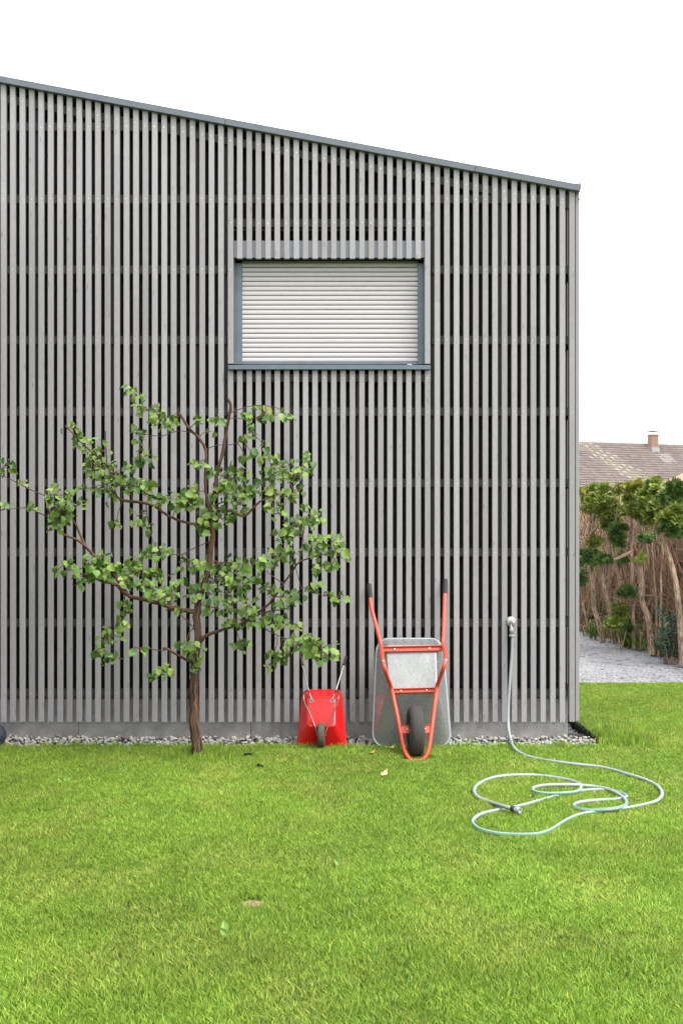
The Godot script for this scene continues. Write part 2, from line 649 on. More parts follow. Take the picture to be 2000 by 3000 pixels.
func slat_mesh(x, y0, y1, sloped, m, z = 0.0) -> ArrayMesh:
	var st = mb()
	var w = SLAT_W / 2.0
	var c = 0.0025
	var prof = [Vector2(-w, z - SLAT_D), Vector2(-w, z - c), Vector2(-w + c, z), Vector2(w - c, z), Vector2(w, z - c), Vector2(w, z - SLAT_D)]
	st.set_smooth_group(-1)
	var y = y0
	var segs = []
	while y < y1 - 0.01:
		var n = minf(y + rf(0.6, 1.9), y1)
		if y1 - n < 0.3:
			n = y1
		segs.append([y, n])
		y = n
	var lean = rf(-0.0015, 0.0015)
	for s in segs:
		var t = rf(0.90, 1.07)
		st.set_color(Color(t, t * rf(0.997, 1.003), t * rf(0.993, 1.008)))
		var off = Vector2(rf(0, 1), rf(0, 1))
		for k in prof.size():
			var a = prof[k]
			var b = prof[(k + 1) % prof.size()]
			var ta = s[1] + (0.0 if not sloped or s[1] < y1 else -(a.x) * 0.1885)
			var tb = s[1] + (0.0 if not sloped or s[1] < y1 else -(b.x) * 0.1885)
			var u0 = off.x + (a.x + w) / 0.09 + (0.0 if a.y > z - 0.01 else 0.3)
			var u1 = off.x + (b.x + w) / 0.09 + (0.0 if b.y > z - 0.01 else 0.3)
			var v = [[Vector3(x + a.x, s[0], a.y), u0], [Vector3(x + a.x, ta, a.y), u0], [Vector3(x + b.x + lean * 0.0, tb, b.y), u1], [Vector3(x + b.x, s[0], b.y), u1]]
			for i in [0, 1, 2, 0, 2, 3]:
				st.set_uv(Vector2(v[i][1], off.y + v[i][0].y / 1.6))
				st.add_vertex(v[i][0])
	# end faces
	st.set_uv(Vector2(0.1, 0.1))
	var ring = PackedVector3Array()
	for p in prof:
		ring.append(Vector3(x + p.x, y0, p.y))
	cap(st, ring)
	return done(st, m)

func screw(st, p: Vector3, r = 0.0035):
	st.set_smooth_group(-1)
	for k in 6:
		tri(st, p + Vector3(0, 0, 0.0012), p + Vector3(cos(TAU * (k + 1) / 6) * r, sin(TAU * (k + 1) / 6) * r, 0), p + Vector3(cos(TAU * k / 6) * r, sin(TAU * k / 6) * r, 0))

func build_house():
	var base = Vector3(0, 0, -0.1)
	var h = thing("timber_house", "house clad in upright grey timber slats under a sloping metal roof edge", "house", base)
	var left = -4.0
	var right = at(1662, 1500, -0.075).x
	var back = -7.0
	var bottom = at(1000, 2115, 0).y
	# sheathing behind the slats: a body with a sloping top
	var st = mb()
	st.set_smooth_group(-1)
	var f = [Vector3(left, 0.3, -0.16), Vector3(right - 0.01, 0.3, -0.16), Vector3(right - 0.01, edge_y(right) + 0.004, -0.16), Vector3(left, edge_y(left) + 0.004, -0.16)]
	var mid = Vector3((left + right) / 2, 2, back / 2)
	var shift = Vector3(0, 0, back)
	quad_out(st, f[0], f[1], f[2], f[3], mid)
	quad_out(st, f[0] + shift, f[1] + shift, f[2] + shift, f[3] + shift, mid)
	for k in 4:
		quad_out(st, f[k], f[(k + 1) % 4], f[(k + 1) % 4] + shift, f[k] + shift, mid)
	put("sheathing", done(st, M.felt), h)
	# concrete plinth in three lengths with open joints
	var cuts = [left, at(230, 2100, -0.075).x, at(735, 2100, -0.075).x, right]
	for k in 3:
		st = mb()
		bx(st, Vector3(cuts[k] + 0.002, -0.119, back), Vector3(cuts[k + 1] - (0.002 if k < 2 else 0.0), at(1000, 2047, -0.075).y, -0.075), 0.003)
		put("plinth", done(st, M.concrete), h)
	# slat positions
	var xs = []
	for k in range(-8, 61):
		var q = 2.2 + k * 27.70 if k <= 24 else (667.0 + (k - 24) * 27.476 if k <= 45 else 1244.0 + (k - 45) * 28.17)
		xs.append([k, at(q + 8.0, 1500, 0).x])
	var screws = mb()
	var rails = [371, 583, 790, 996, 1206, 1415, 1618, 1825, 2030]
	var sill_top = at(1000, 1065, 0).y
	var sill_low = at(1000, 1085, 0).y
	var head = at(1000, 757, 0).y
	for e in xs:
		var k = e[0]
		var x = e[1] + rf(-0.0012, 0.0012)
		var top = edge_y(x) + 0.012
		var runs = [[bottom + rf(-0.002, 0.002), top, true]]
		if k == 24 or k == 45:
			runs = [[bottom, sill_low, false], [sill_top, top, true]]
		elif k > 24 and k < 45:
			runs = [[bottom + rf(-0.002, 0.002), sill_low, false], [head + rf(-0.001, 0.001), top, true]]
		for r in runs:
			put("slat", slat_mesh(x, r[0], r[1], r[2], M["slat_%d" % (rng.randi() % 5)]), h)
			for qy in rails + [653, 1107, 283 + 0.1885 * (1000.0 + x / CZ * F)]:
				if (qy == 653 or qy == 1107) and (k < 24 or k > 45):
					continue
				var y = at(1000, qy, 0).y + rf(-0.006, 0.006)
				if y > r[0] + 0.01 and y < r[1] - 0.01:
					screw(screws, Vector3(x + rf(-0.004, 0.004), y, 0.0008), rf(0.0026, 0.0042))
	var so = put("screws", done(screws, M.screw), h)
	so.set_meta("kind", "stuff")
	# slats of the side wall round the corner
	for k in 84:
		var sx = at(1689.5, 1500, -0.05).x
		st = mb()
		var z0 = -0.045 - k * 0.081
		bx(st, Vector3(sx - 0.016, bottom, z0 - 0.046), Vector3(sx + 0.016, edge_y(sx) + 0.02, z0), 0.002)
		put("slat", done(st, M["slat_%d" % (k % 5)]), h)
	for qy in rails:      # rails of the side wall
		st = mb()
		var ry = at(1000, qy, -0.032).y
		if ry < edge_y(1.99) - 0.05:
			bx(st, Vector3(right + 0.001, ry - 0.035, back), Vector3(at(1689.5, 1500, -0.05).x - 0.0165, ry + 0.035, -0.10), 0.002)
			put("rail", done(st, M.rail), h)
	# horizontal rails behind the slats
	var x_end = at(1676, 1500, -0.045).x
	var wl = at(664, 1500, -0.05).x
	var wr = at(1264, 1500, -0.05).x
	for qy in rails:
		var y = at(1000, qy, -0.032).y
		var spans = [[left, x_end]]
		if qy == 790 or qy == 996:
			spans = [[left, wl], [wr, x_end]]
		elif qy == 371:
			spans = [[left, at(560, 371, 0).x]]
		for s in spans:
			st = mb()
			bx(st, Vector3(s[0], y - 0.035, -0.058), Vector3(s[1], y + 0.035, -0.0302), 0.002)
			put("rail", done(st, M.rail), h)
	for qy in [653, 1107]:
		st = mb()
		var y = at(1000, qy, -0.032).y
		bx(st, Vector3(wl + 0.0005, y - 0.034, -0.0575), Vector3(wr - 0.0005, y + 0.034, -0.0306), 0.002)
		put("rail", done(st, M.rail), h)
	# the sloping rail under the roof edge
	st = mb()
	st.set_smooth_group(-1)
	var tilt = -atan(0.1885)
	var xc = (left + x_end) / 2
	box(st, Transform3D(Basis(Vector3(0, 0, 1), tilt), Vector3(xc, edge_y(xc) - 0.105, -0.0452)), Vector3((x_end - left) / cos(tilt), 0.068, 0.027), 0.002)
	put("rail", done(st, M.rail), h)
	# upright battens that carry the rails
	for q in [-200, -80, 107, 330, 576, 663, 850, 1050, 1266, 1459, 1640]:
		var x = at(q, 1500, -0.07).x
		st = mb()
		var low = at(1000, 2044, -0.08).y
		if q > 700 and q < 1200:
			bx(st, Vector3(x - 0.02, low, -0.159), Vector3(x + 0.02, sill_low - 0.05, -0.0585))
			bx(st, Vector3(x - 0.02, at(1000, 668, -0.07).y, -0.159), Vector3(x + 0.02, edge_y(x) - 0.03, -0.0585))
		else:
			bx(st, Vector3(x - 0.02, low, -0.159), Vector3(x + 0.02, edge_y(x) - 0.03, -0.0585))
		put("batten", done(st, M.batten), h)
		for qy in rails:
			var sp = mb()
			screw(sp, Vector3(x, at(1000, qy, -0.03).y, -0.0290), 0.004)
	# roof
	st = mb()
	var rl = 7.4
	box(st, Transform3D(Basis(Vector3(0, 0, 1), tilt), Vector3((left + 2.0) / 2, edge_y((left + 2.0) / 2) + 0.029, -0.03 - rl / 2)), Vector3((2.03 - left) / cos(tilt), 0.05, rl))
	put("roof", done(st, M.roofing), h)
	# folded metal trim in three lengths
	var seams = [left, at(660, 360, 0.035).x, at(1391, 500, 0.035).x, at(1700.5, 560, 0.035).x]
	for k in 3:
		st = mb()
		var a = seams[k] + (0.0015 if k > 0 else 0.0)
		var b = seams[k + 1] - (0.0015 if k < 2 else 0.0)
		var xm = (a + b) / 2
		var lift = [0.0, 0.0, 0.0012][k]
		box(st, Transform3D(Basis(Vector3(0, 0, 1), tilt), Vector3(xm, edge_y(xm) + 0.0255 + lift, 0.012)), Vector3((b - a) / cos(tilt), 0.051, 0.046 + lift * 2), 0.003)
		box(st, Transform3D(Basis(Vector3(0, 0, 1), tilt), Vector3(xm, edge_y(xm) + 0.0535 + lift, -0.052)), Vector3((b - a) / cos(tilt), 0.004, 0.172 + lift * 2), 0.001)
		put("roof_trim", done(st, M.trim), h)
	# gutter along the low edge, seen from its end
	var gx = at(1697, 556, 0.0).x
	var gy = edge_y(gx)
	st = mb()
	var rings = []
	for z in [-0.015, -6.5]:
		var ring = PackedVector3Array()
		for k in 9:
			var a = PI + PI * k / 8.0
			ring.append(Vector3(gx - 0.022 + cos(a) * 0.036, gy + 0.046 + sin(a) * 0.044, z))
		rings.append(ring)
	loft(st, rings, false)
	var gut = put("gutter", done(st, M.zinc), h)
	st = mb()
	box(st, Transform3D(Basis(Vector3(0, 0, 1), 0.10), Vector3(gx - 0.028, gy + 0.074, -0.05)), Vector3(0.086, 0.016, 0.10), 0.002)
	put("gutter_flange", done(st, M.zinc), gut)
	st = mb()
	var br = []
	for p in [[1704, 548], [1702, 562], [1699, 575], [1697, 583], [1693, 585]]:
		br.append(v4(at(p[0], p[1], -0.03), 0.004))
	tube(st, spline(br, 3), 6)
	put("gutter_bracket", done(st, M.dark), gut)
	build_window(h, wl, wr)

func build_window(h, wl, wr):
	var y_head = at(1000, 757, 0).y
	# cover of the shutter box, behind the short slats
	var st = mb()
	bx(st, Vector3(at(684.5, 700, -0.035).x, at(1000, 755, -0.035).y, -0.0575), Vector3(at(1243, 700, -0.035).x, at(1000, 705, -0.035).y, -0.034), 0.002)
	var win = put("window", done(st, M.box_panel), h)
	st = mb()   # thin bar in the slot above
	bx(st, Vector3(wl + 0.001, at(1000, 675.5, -0.05).y, -0.075), Vector3(wr - 0.001, at(1000, 671, -0.05).y, -0.050))
	put("slot_bar", done(st, M.rail), win, -win.position - h.position)
	st = mb()   # soffit over the recess
	bx(st, Vector3(at(684.5, 700, -0.035).x, at(1000, 755.5, -0.05).y - 0.012, -0.1595), Vector3(at(1243, 700, -0.035).x, at(1000, 755.5, -0.05).y - 0.002, -0.036))
	put("soffit", done(st, M.dark), win, -win.position - h.position)
	for sx in [[684.4, 686.4], [1241.2, 1243.2]]:      # boards that line the recess
		st = mb()
		bx(st, Vector3(at(sx[0], 700, -0.035).x, at(1000, 1066, -0.05).y, -0.1592), Vector3(at(sx[1], 700, -0.035).x, at(1000, 755.5, -0.05).y - 0.013, -0.036), 0.001)
		put("reveal", done(st, M.frame), win, -win.position - h.position)
	# guide rails either side
	for e in [[687.0, 709.5], [1223, 1240.8]]:
		st = mb()
		bx(st, Vector3(at(e[0], 700, -0.105).x, at(1000, 1067, -0.105).y, -0.1590), Vector3(at(e[1], 700, -0.105).x, at(1000, 771, -0.105).y, -0.105), 0.002)
		put("guide_rail", done(st, M.frame), win, -win.position - h.position)
	# roller shutter, slat by slat
	var q = 1060.0
	var zs = -0.122
	for k in 22:
		var y0 = at(1000, q, zs).y
		var y1 = at(1000, q - 13.9, zs).y
		st = mb()
		var rings = []
		for xx in [at(709, 700, zs).x, at(1224, 700, zs).x]:
			var ring = PackedVector3Array()
			for p in [[0.0, -0.014], [0.0, -0.006], [0.06, -0.002], [0.22, 0.0], [0.5, 0.0008], [0.70, 0.0], [0.82, -0.002], [0.885, -0.007], [0.90, -0.014]]:
				ring.append(Vector3(xx, lerpf(y0, y1, p[0]), zs + p[1]))
			rings.append(ring)
		loft(st, rings, false)
		put("shutter_slat", done(st, M.shutter), win, -win.position - h.position)
		q -= 13.9
	# bottom bar and sill
	st = mb()
	bx(st, Vector3(at(710, 700, -0.115).x, at(1000, 1068, -0.115).y, -0.158), Vector3(at(1222.6, 700, -0.115).x, at(1000, 1060.5, -0.115).y, -0.113), 0.002)
	put("bottom_bar", done(st, M.frame), win, -win.position - h.position)
	st = mb()
	bx(st, Vector3(at(668, 700, 0.03).x, at(1000, 1082.5, 0.03).y, 0.010), Vector3(at(1260.5, 700, 0.03).x, at(1000, 1069.5, 0.03).y, 0.030), 0.003)
	bx(st, Vector3(at(668, 700, 0.03).x, at(1000, 1072.5, 0.03).y, -0.1588), Vector3(at(1260.5, 700, 0.03).x, at(1000, 1069.5, 0.03).y, 0.0098), 0.001)
	put("sill", done(st, M.frame), win, -win.position - h.position)
	st = mb()
	bx(st, at(1192, 1070, -0.02), at(1206, 1066, 0.0), 0.001)
	put("sill_clip", done(st, M.shutter), win, -win.position - h.position)

# ---------------------------------------------------------------- houses behind
func build_neighbour():
	var yaw = 0.30
	var a = Vector3(cos(yaw), 0, -sin(yaw))
	var f = Vector3(sin(yaw), 0, cos(yaw))
	var ridge = at(1850, 1301, CZ - 75.0)
	var phi = deg_to_rad(35)
	var dn = f * cos(phi) - Vector3(0, sin(phi), 0)
	var nr = f * sin(phi) + Vector3(0, cos(phi), 0)
	var base = Vector3(ridge.x, 0, ridge.z)
	var h = thing("neighbour_house", "distant house with a long brown tiled roof and a brick chimney", "house", base)
	var st = mb()
	var xf = Transform3D(Basis(a, Vector3.UP, f), Vector3(ridge.x, 1.9, ridge.z))
	box(st, xf, Vector3(17.0, 4.6, 9.8))
	put("wall", done(st, M.render), h)
	for k in 5:
		st = mb()
		var c = ridge + a * (-6.0 + k * 3.0) + f * 4.93
		box(st, Transform3D(Basis(a, Vector3.UP, f), Vector3(c.x, 2.2, c.z)), Vector3(1.1, 1.3, 0.14), 0.02)
		put("window", done(st, M.glass), h)
	# tiles: the visible slope, then the plain rear slope
	st = mb()
	var L = 0.33
	var W = 0.215
	var lich = fast(0.5, 95, 3)
	for r in 21:
		for t in 84:
			var o = ridge + a * (-9.0 + t * W) + dn * (r * L) + nr * rf(-0.008, 0.008)
			var across = t * W - 9.0
			var streak = across - (-4.6 + r * 0.17)       # pale lichen runs down below the aerial
			var v = rf(0.82, 1.12)
			var col = Color(0.215 * v, 0.178 * v, 0.166 * v)  # tiles a little paler, distance haze put into the base colour
			var pale = exp(-streak * streak / 1.1) * (0.5 + 0.5 * lich.get_noise_2d(t * 0.9, r * 0.4)) + 0.25 * lich.get_noise_2d(t * 0.2, r * 0.2)
			col = col.lerp(Color(0.29, 0.27, 0.20), clampf(pale, 0.0, 1.0) * 0.8)
			if absf(streak) < 1.2 and (t + 2 * r) % 4 == 0 and rng.randf() < 0.75:
				col = col.lerp(Color(0.5, 0.5, 0.42), rf(0.25, 0.6))
			if absf(across - 1.75) < 0.6 and r > 3 and r < 8 and rng.randf() < 0.7:
				col = col.lerp(Color(0.45, 0.44, 0.44), 0.4)
			st.set_color(col)
			st.set_smooth_group(-1)
			var prev = null
			for k in 5:
				var u = k / 4.0
				var hgt = 0.035 * sin(u * TAU) 
				var top = o + a * (u * W) + nr * hgt
				var low = top + dn * (L + 0.02) + nr * 0.055
				var lip = low - nr * 0.06
				if prev != null:
					quad_out(st, prev[0], top, low, prev[1], o - nr * 3.0)
					quad_out(st, prev[1], low, lip, prev[2], o - dn * 9.0)
				prev = [top, low, lip]
	var ro = put("roof_tiles", done(st, M.tile), h)
	ro.set_meta("kind", "stuff")
	st = mb()
	st.set_color(Color(0.25, 0.18, 0.16))
	var rear = -f * cos(phi) - Vector3(0, sin(phi), 0)
	var slab = Basis(a, -f * sin(-phi) + Vector3(0, cos(phi), 0), a.cross(-f * sin(-phi) + Vector3(0, cos(phi), 0)))
	quad_out(st, ridge - a * 9.0, ridge + a * 9.0, ridge + a * 9.0 + rear * 6.9, ridge - a * 9.0 + rear * 6.9, ridge - Vector3(0, 5, 0))
	# gables
	for s in [-1.0, 1.0]:
		var g = ridge + a * 8.5 * s
		tri_out(st, g - Vector3(0, 0.15, 0), g + dn * 5.9 - nr * 0.15, g + rear * 5.9 - Vector3(0, 0.2, 0), ridge - Vector3(0, 2, 0))
	put("rear_roof", done(st, M.tile), h)
	for k in 54:
		st = mb()
		var c = ridge + a * (-9.0 + k * 0.335)
		var v = rf(0.85, 1.1)
		st.set_color(Color(0.23 * v, 0.19 * v, 0.165 * v))
		tube(st, [v4(c + Vector3(0, -0.03, 0), 0.11), v4(c + a * 0.36 + Vector3(0, -0.025, 0), 0.125)], 8)
		put("ridge_tile", done(st, M.tile), h)
	# chimney
	var cx = (at(1904, 1300, ridge.z).x - ridge.x) / cos(yaw) 
	var cc = ridge + a * cx + f * 0.55
	var cb = Basis(a, Vector3.UP, f)
	var cw = 0.60
	var ctop = ridge.y + 0.66
	st = mb()
	box(st, Transform3D(cb, Vector3(cc.x, ridge.y - 0.3, cc.z)), Vector3(cw - 0.02, 1.8, cw - 0.02))
	var ch = put("chimney", done(st, M.mortar), h)
	for row in 12:
		for k in 3:
			for face in 2:
				st = mb()
				var o = (k - 1) * 0.2 + (0.05 if row % 2 == 0 else -0.05)
				var w = 0.185
				var lo = maxf(o - w / 2, -cw / 2)
				var hi = minf(o + w / 2, cw / 2)
				var y = ctop - 0.05 - row * 0.082
				var dir = f if face == 0 else -a
				var sd = a if face == 0 else f
				box(st, Transform3D(Basis(sd, Vector3.UP, dir), Vector3(cc.x, y, cc.z) + sd * ((lo + hi) / 2) + dir * (cw / 2 - 0.01)), Vector3(hi - lo, 0.07, 0.03), 0.004)
				put("brick", done(st, M.brick), ch, -ch.position - h.position)
	st = mb()
	box(st, Transform3D(cb, Vector3(cc.x, ctop + 0.03, cc.z)), Vector3(0.74, 0.06, 0.74), 0.01)
	put("chimney_crown", done(st, M.render), ch, -ch.position - h.position)
	st = mb()
	box(st, Transform3D(Basis(a, -0.03) * cb, Vector3(cc.x, ctop + 0.30, cc.z)), Vector3(0.72, 0.05, 0.72), 0.01)
	for s in [[-1, -1], [1, -1], [1, 1], [-1, 1]]:
		box(st, Transform3D(cb, Vector3(cc.x, ctop + 0.16, cc.z) + a * 0.27 * s[0] + f * 0.27 * s[1]), Vector3(0.03, 0.24, 0.03))
	put("chimney_cap", done(st, M.flash), ch, -ch.position - h.position)
	st = mb()
	box(st, Transform3D(cb, Vector3(cc.x, ridge.y - 0.58, cc.z + 0.02)), Vector3(0.68, 0.56, 0.70), 0.01)
	put("flashing", done(st, M.flash), ch, -ch.position - h.position)
	# two thin aerials on the ridge
	for e in [[1740, 1127, 0.030], [1713, 1118, 0.020]]:
		var foot = at(e[0], 1302, ridge.z)
		var tip = at(e[0], e[1], ridge.z)
		st = mb()
		tube(st, [v4(foot, e[2]), v4(tip, e[2] * 0.7)], 6)
		for k in 3:
			var c = tip + Vector3(0, -0.1 - k * 0.9, 0)
			tube(st, [v4(c - Vector3(0.25, 0, 0.1), 0.007), v4(c + Vector3(0.25, 0, 0.1), 0.007)], 5)
		put("aerial", done(st, M.mast), h)
	# second house: a peach gable with a red roof edge at the right
	var z2 = CZ - 48.0
	var apex = at(2230, 1318, z2)
	var eave_l = at(2010, 1412, z2)
	var g2 = thing("gable_house", "peach coloured house with a red roof edge behind the hedge at the right", "house", Vector3(apex.x, 0, z2))
	st = mb()
	var hw = apex.x - eave_l.x
	var m2 = Vector3(apex.x, 2, z2 - 4)
	var pts = [Vector3(apex.x - hw, -0.1, z2), Vector3(apex.x - hw, eave_l.y, z2), apex, Vector3(apex.x + hw, eave_l.y, z2), Vector3(apex.x + hw, -0.1, z2)]
	st.set_smooth_group(-1)
	for k in [[0, 1, 3], [0, 3, 4], [1, 2, 3]]:
		tri_out(st, pts[k[0]], pts[k[1]], pts[k[2]], m2)
		tri_out(st, pts[k[0]] - Vector3(0, 0, 4), pts[k[1]] - Vector3(0, 0, 4), pts[k[2]] - Vector3(0, 0, 4), m2)
	for s in [0, 3]:
		quad_out(st, pts[s], pts[s + 1], pts[s + 1] - Vector3(0, 0, 4), pts[s] - Vector3(0, 0, 4), m2)
	put("wall", done(st, M.peach), g2)
	for s in [-1.0, 1.0]:
		st = mb()
		var e = Vector3(apex.x + hw * 1.06 * s, eave_l.y - (apex.y - eave_l.y) * 0.06, z2)
		var ang = atan2(apex.y - e.y, hw * 1.06) * -s
		box(st, Transform3D(Basis(Vector3(0, 0, 1), ang), (apex + e) / 2 + Vector3(0, 0.07, -1.9)), Vector3(apex.distance_to(e) + 0.1, 0.14, 4.4), 0.02)
		put("roof", done(st, M.red_tile), g2)

# unseen hedge, out of view at the left, placed to darken the lower left
func build_unseen_side_hedge():
	var h = thing("unseen_side_hedge", "unseen tall conifer hedge out of view at the left, darkens the lower left wall", "hedge", Vector3(-4.0, 0, 4.5))
	for k in 9:
		var st = mb()
		var z = 0.9 + k * 0.95
		tube(st, [v4(Vector3(-4.0 + rf(-0.1, 0.1), -0.05, z), 0.07), v4(Vector3(-4.0 + rf(-0.1, 0.1), 1.5, z + rf(-0.1, 0.1)), 0.05), v4(Vector3(-4.0, 4.2, z), 0.015)], 8)
		put("trunk", done(st, M.hedge_bark), h)
	var sp = []
	var cols = []
	for i in 18000:
		var p = Vector3(-4.0 + rf(-0.6, 0.6), rf(0.02, 4.6), rf(0.45, 9.5))
		if rng.randf() < 0.55:
			p.x = -4.0 + (0.6 if rng.randf() < 0.6 else -0.6) + rf(-0.1, 0.1)
		var dir = Vector3(signf(p.x + 4.0) * rf(0.2, 1.0), rf(-0.2, 0.9), rf(-0.5, 0.5)).normalized()
		var xf = aim(dir, p, rf(0.22, 0.42))
		xf.basis = Basis(dir, rf(0, TAU)) * xf.basis
		sp.append(xf)
		var v = rf(0.6, 1.3)
		cols.append(Color(0.055 * v, 0.12 * v, 0.034 * v))
	scatter("foliage", spray_mesh(M.thuja), sp, cols, h)

# ---------------------------------------------------------------- hedge
func spray_mesh(m) -> ArrayMesh:      # a flat fan of scale leaves, as conifer sprays grow
	var st = mb()
	st.set_smooth_group(-1)
	for k in 9:
		var t = k / 8.0
		var s = 1.0 if k % 2 == 0 else -1.0
		var o = Vector3(0, t * 0.6, 0.06 * t)
		var d = Vector3(s * (0.55 - 0.3 * t), 0.55, rf(-0.15, 0.15)).normalized() * (0.55 - 0.22 * t)
		var n = Vector3(-d.y, d.x, 0).normalized() * 0.06
		var c = rf(0.8, 1.2)
		st.set_color(Color(c, c, c))
		tri(st, o - n * 0.6, o + d * 0.6 + n, o + d)
		tri(st, o - n * 0.6, o + d, o + d * 0.6 - n * 1.4)
	return done(st, m)

func twig_mesh() -> ArrayMesh:
	var st = mb()
	for k in 5:
		var a = Vector3(0, k * 0.18, 0)
		var d = Vector3(rf(-0.5, 0.5), rf(0.25, 0.6), rf(-0.5, 0.5))
		if k == 0:
			d = Vector3(0.05, 1.0, 0.03)
			a = Vector3.ZERO
		st.set_color(Color(rf(0.7, 1.2), rf(0.7, 1.1), rf(0.7, 1.1)))
		tube(st, [v4(a, 0.008), v4(a + d * 0.55 + Vector3(0.03, 0, 0.02), 0.006), v4(a + d, 0.003)], 3)
	return done(st, M.dead_twig)

func hedge_z(qx) -> float:       # depth of the hedge line seen at this column of the photograph
	var qy = 1866.0 + (qx - 1696.0) * 0.26
	return on_ground(qx, qy).z

func blob(sprays, colors, c: Vector3, r: Vector3, n, green: Color):
	# a bough: several loose clumps of sprays with gaps between them
	var clumps = 8
	for j in clumps:
		var o = Vector3(rf(-1, 1), rf(-1, 1), rf(-1, 1))
		o = o.normalized() * pow(rng.randf(), 0.4) * 0.85
		var cc = c + o * r
		var cr = minf(r.x, r.y) * rf(0.28, 0.52)
		var tone = rf(0.75, 1.25)
		for i in int(n / clumps):
			var u = Vector3(rf(-1, 1), rf(-1, 1), rf(-1, 1))
			if u.length() > 1.0 or u.length() < 0.4:
				u = u.normalized() * rf(0.5, 1.0)
			var p = cc + u * cr * Vector3(1.15, 0.8, 1.15)
			var dir = (u * Vector3(1, 0.4, 1) + o * 0.5 + Vector3(rf(-0.5, 0.5), rf(-0.3, 0.6), rf(-0.5, 0.5))).normalized()
			var xf = aim(dir, p, rf(0.05, 0.12))
			xf.basis = Basis(dir, rf(0, TAU)) * xf.basis
			sprays.append(xf)
			var v = rf(0.65, 1.35) * tone
			var y = rf(0.85, 1.25)
			colors.append(Color(green.r * v * y, green.g * v, green.b * v))

func zc(x, y) -> Vector2:        # zoomed study of the hedge -> photograph
	return Vector2(1690.0 + x / 5.058, 1400.0 + y / 5.058)

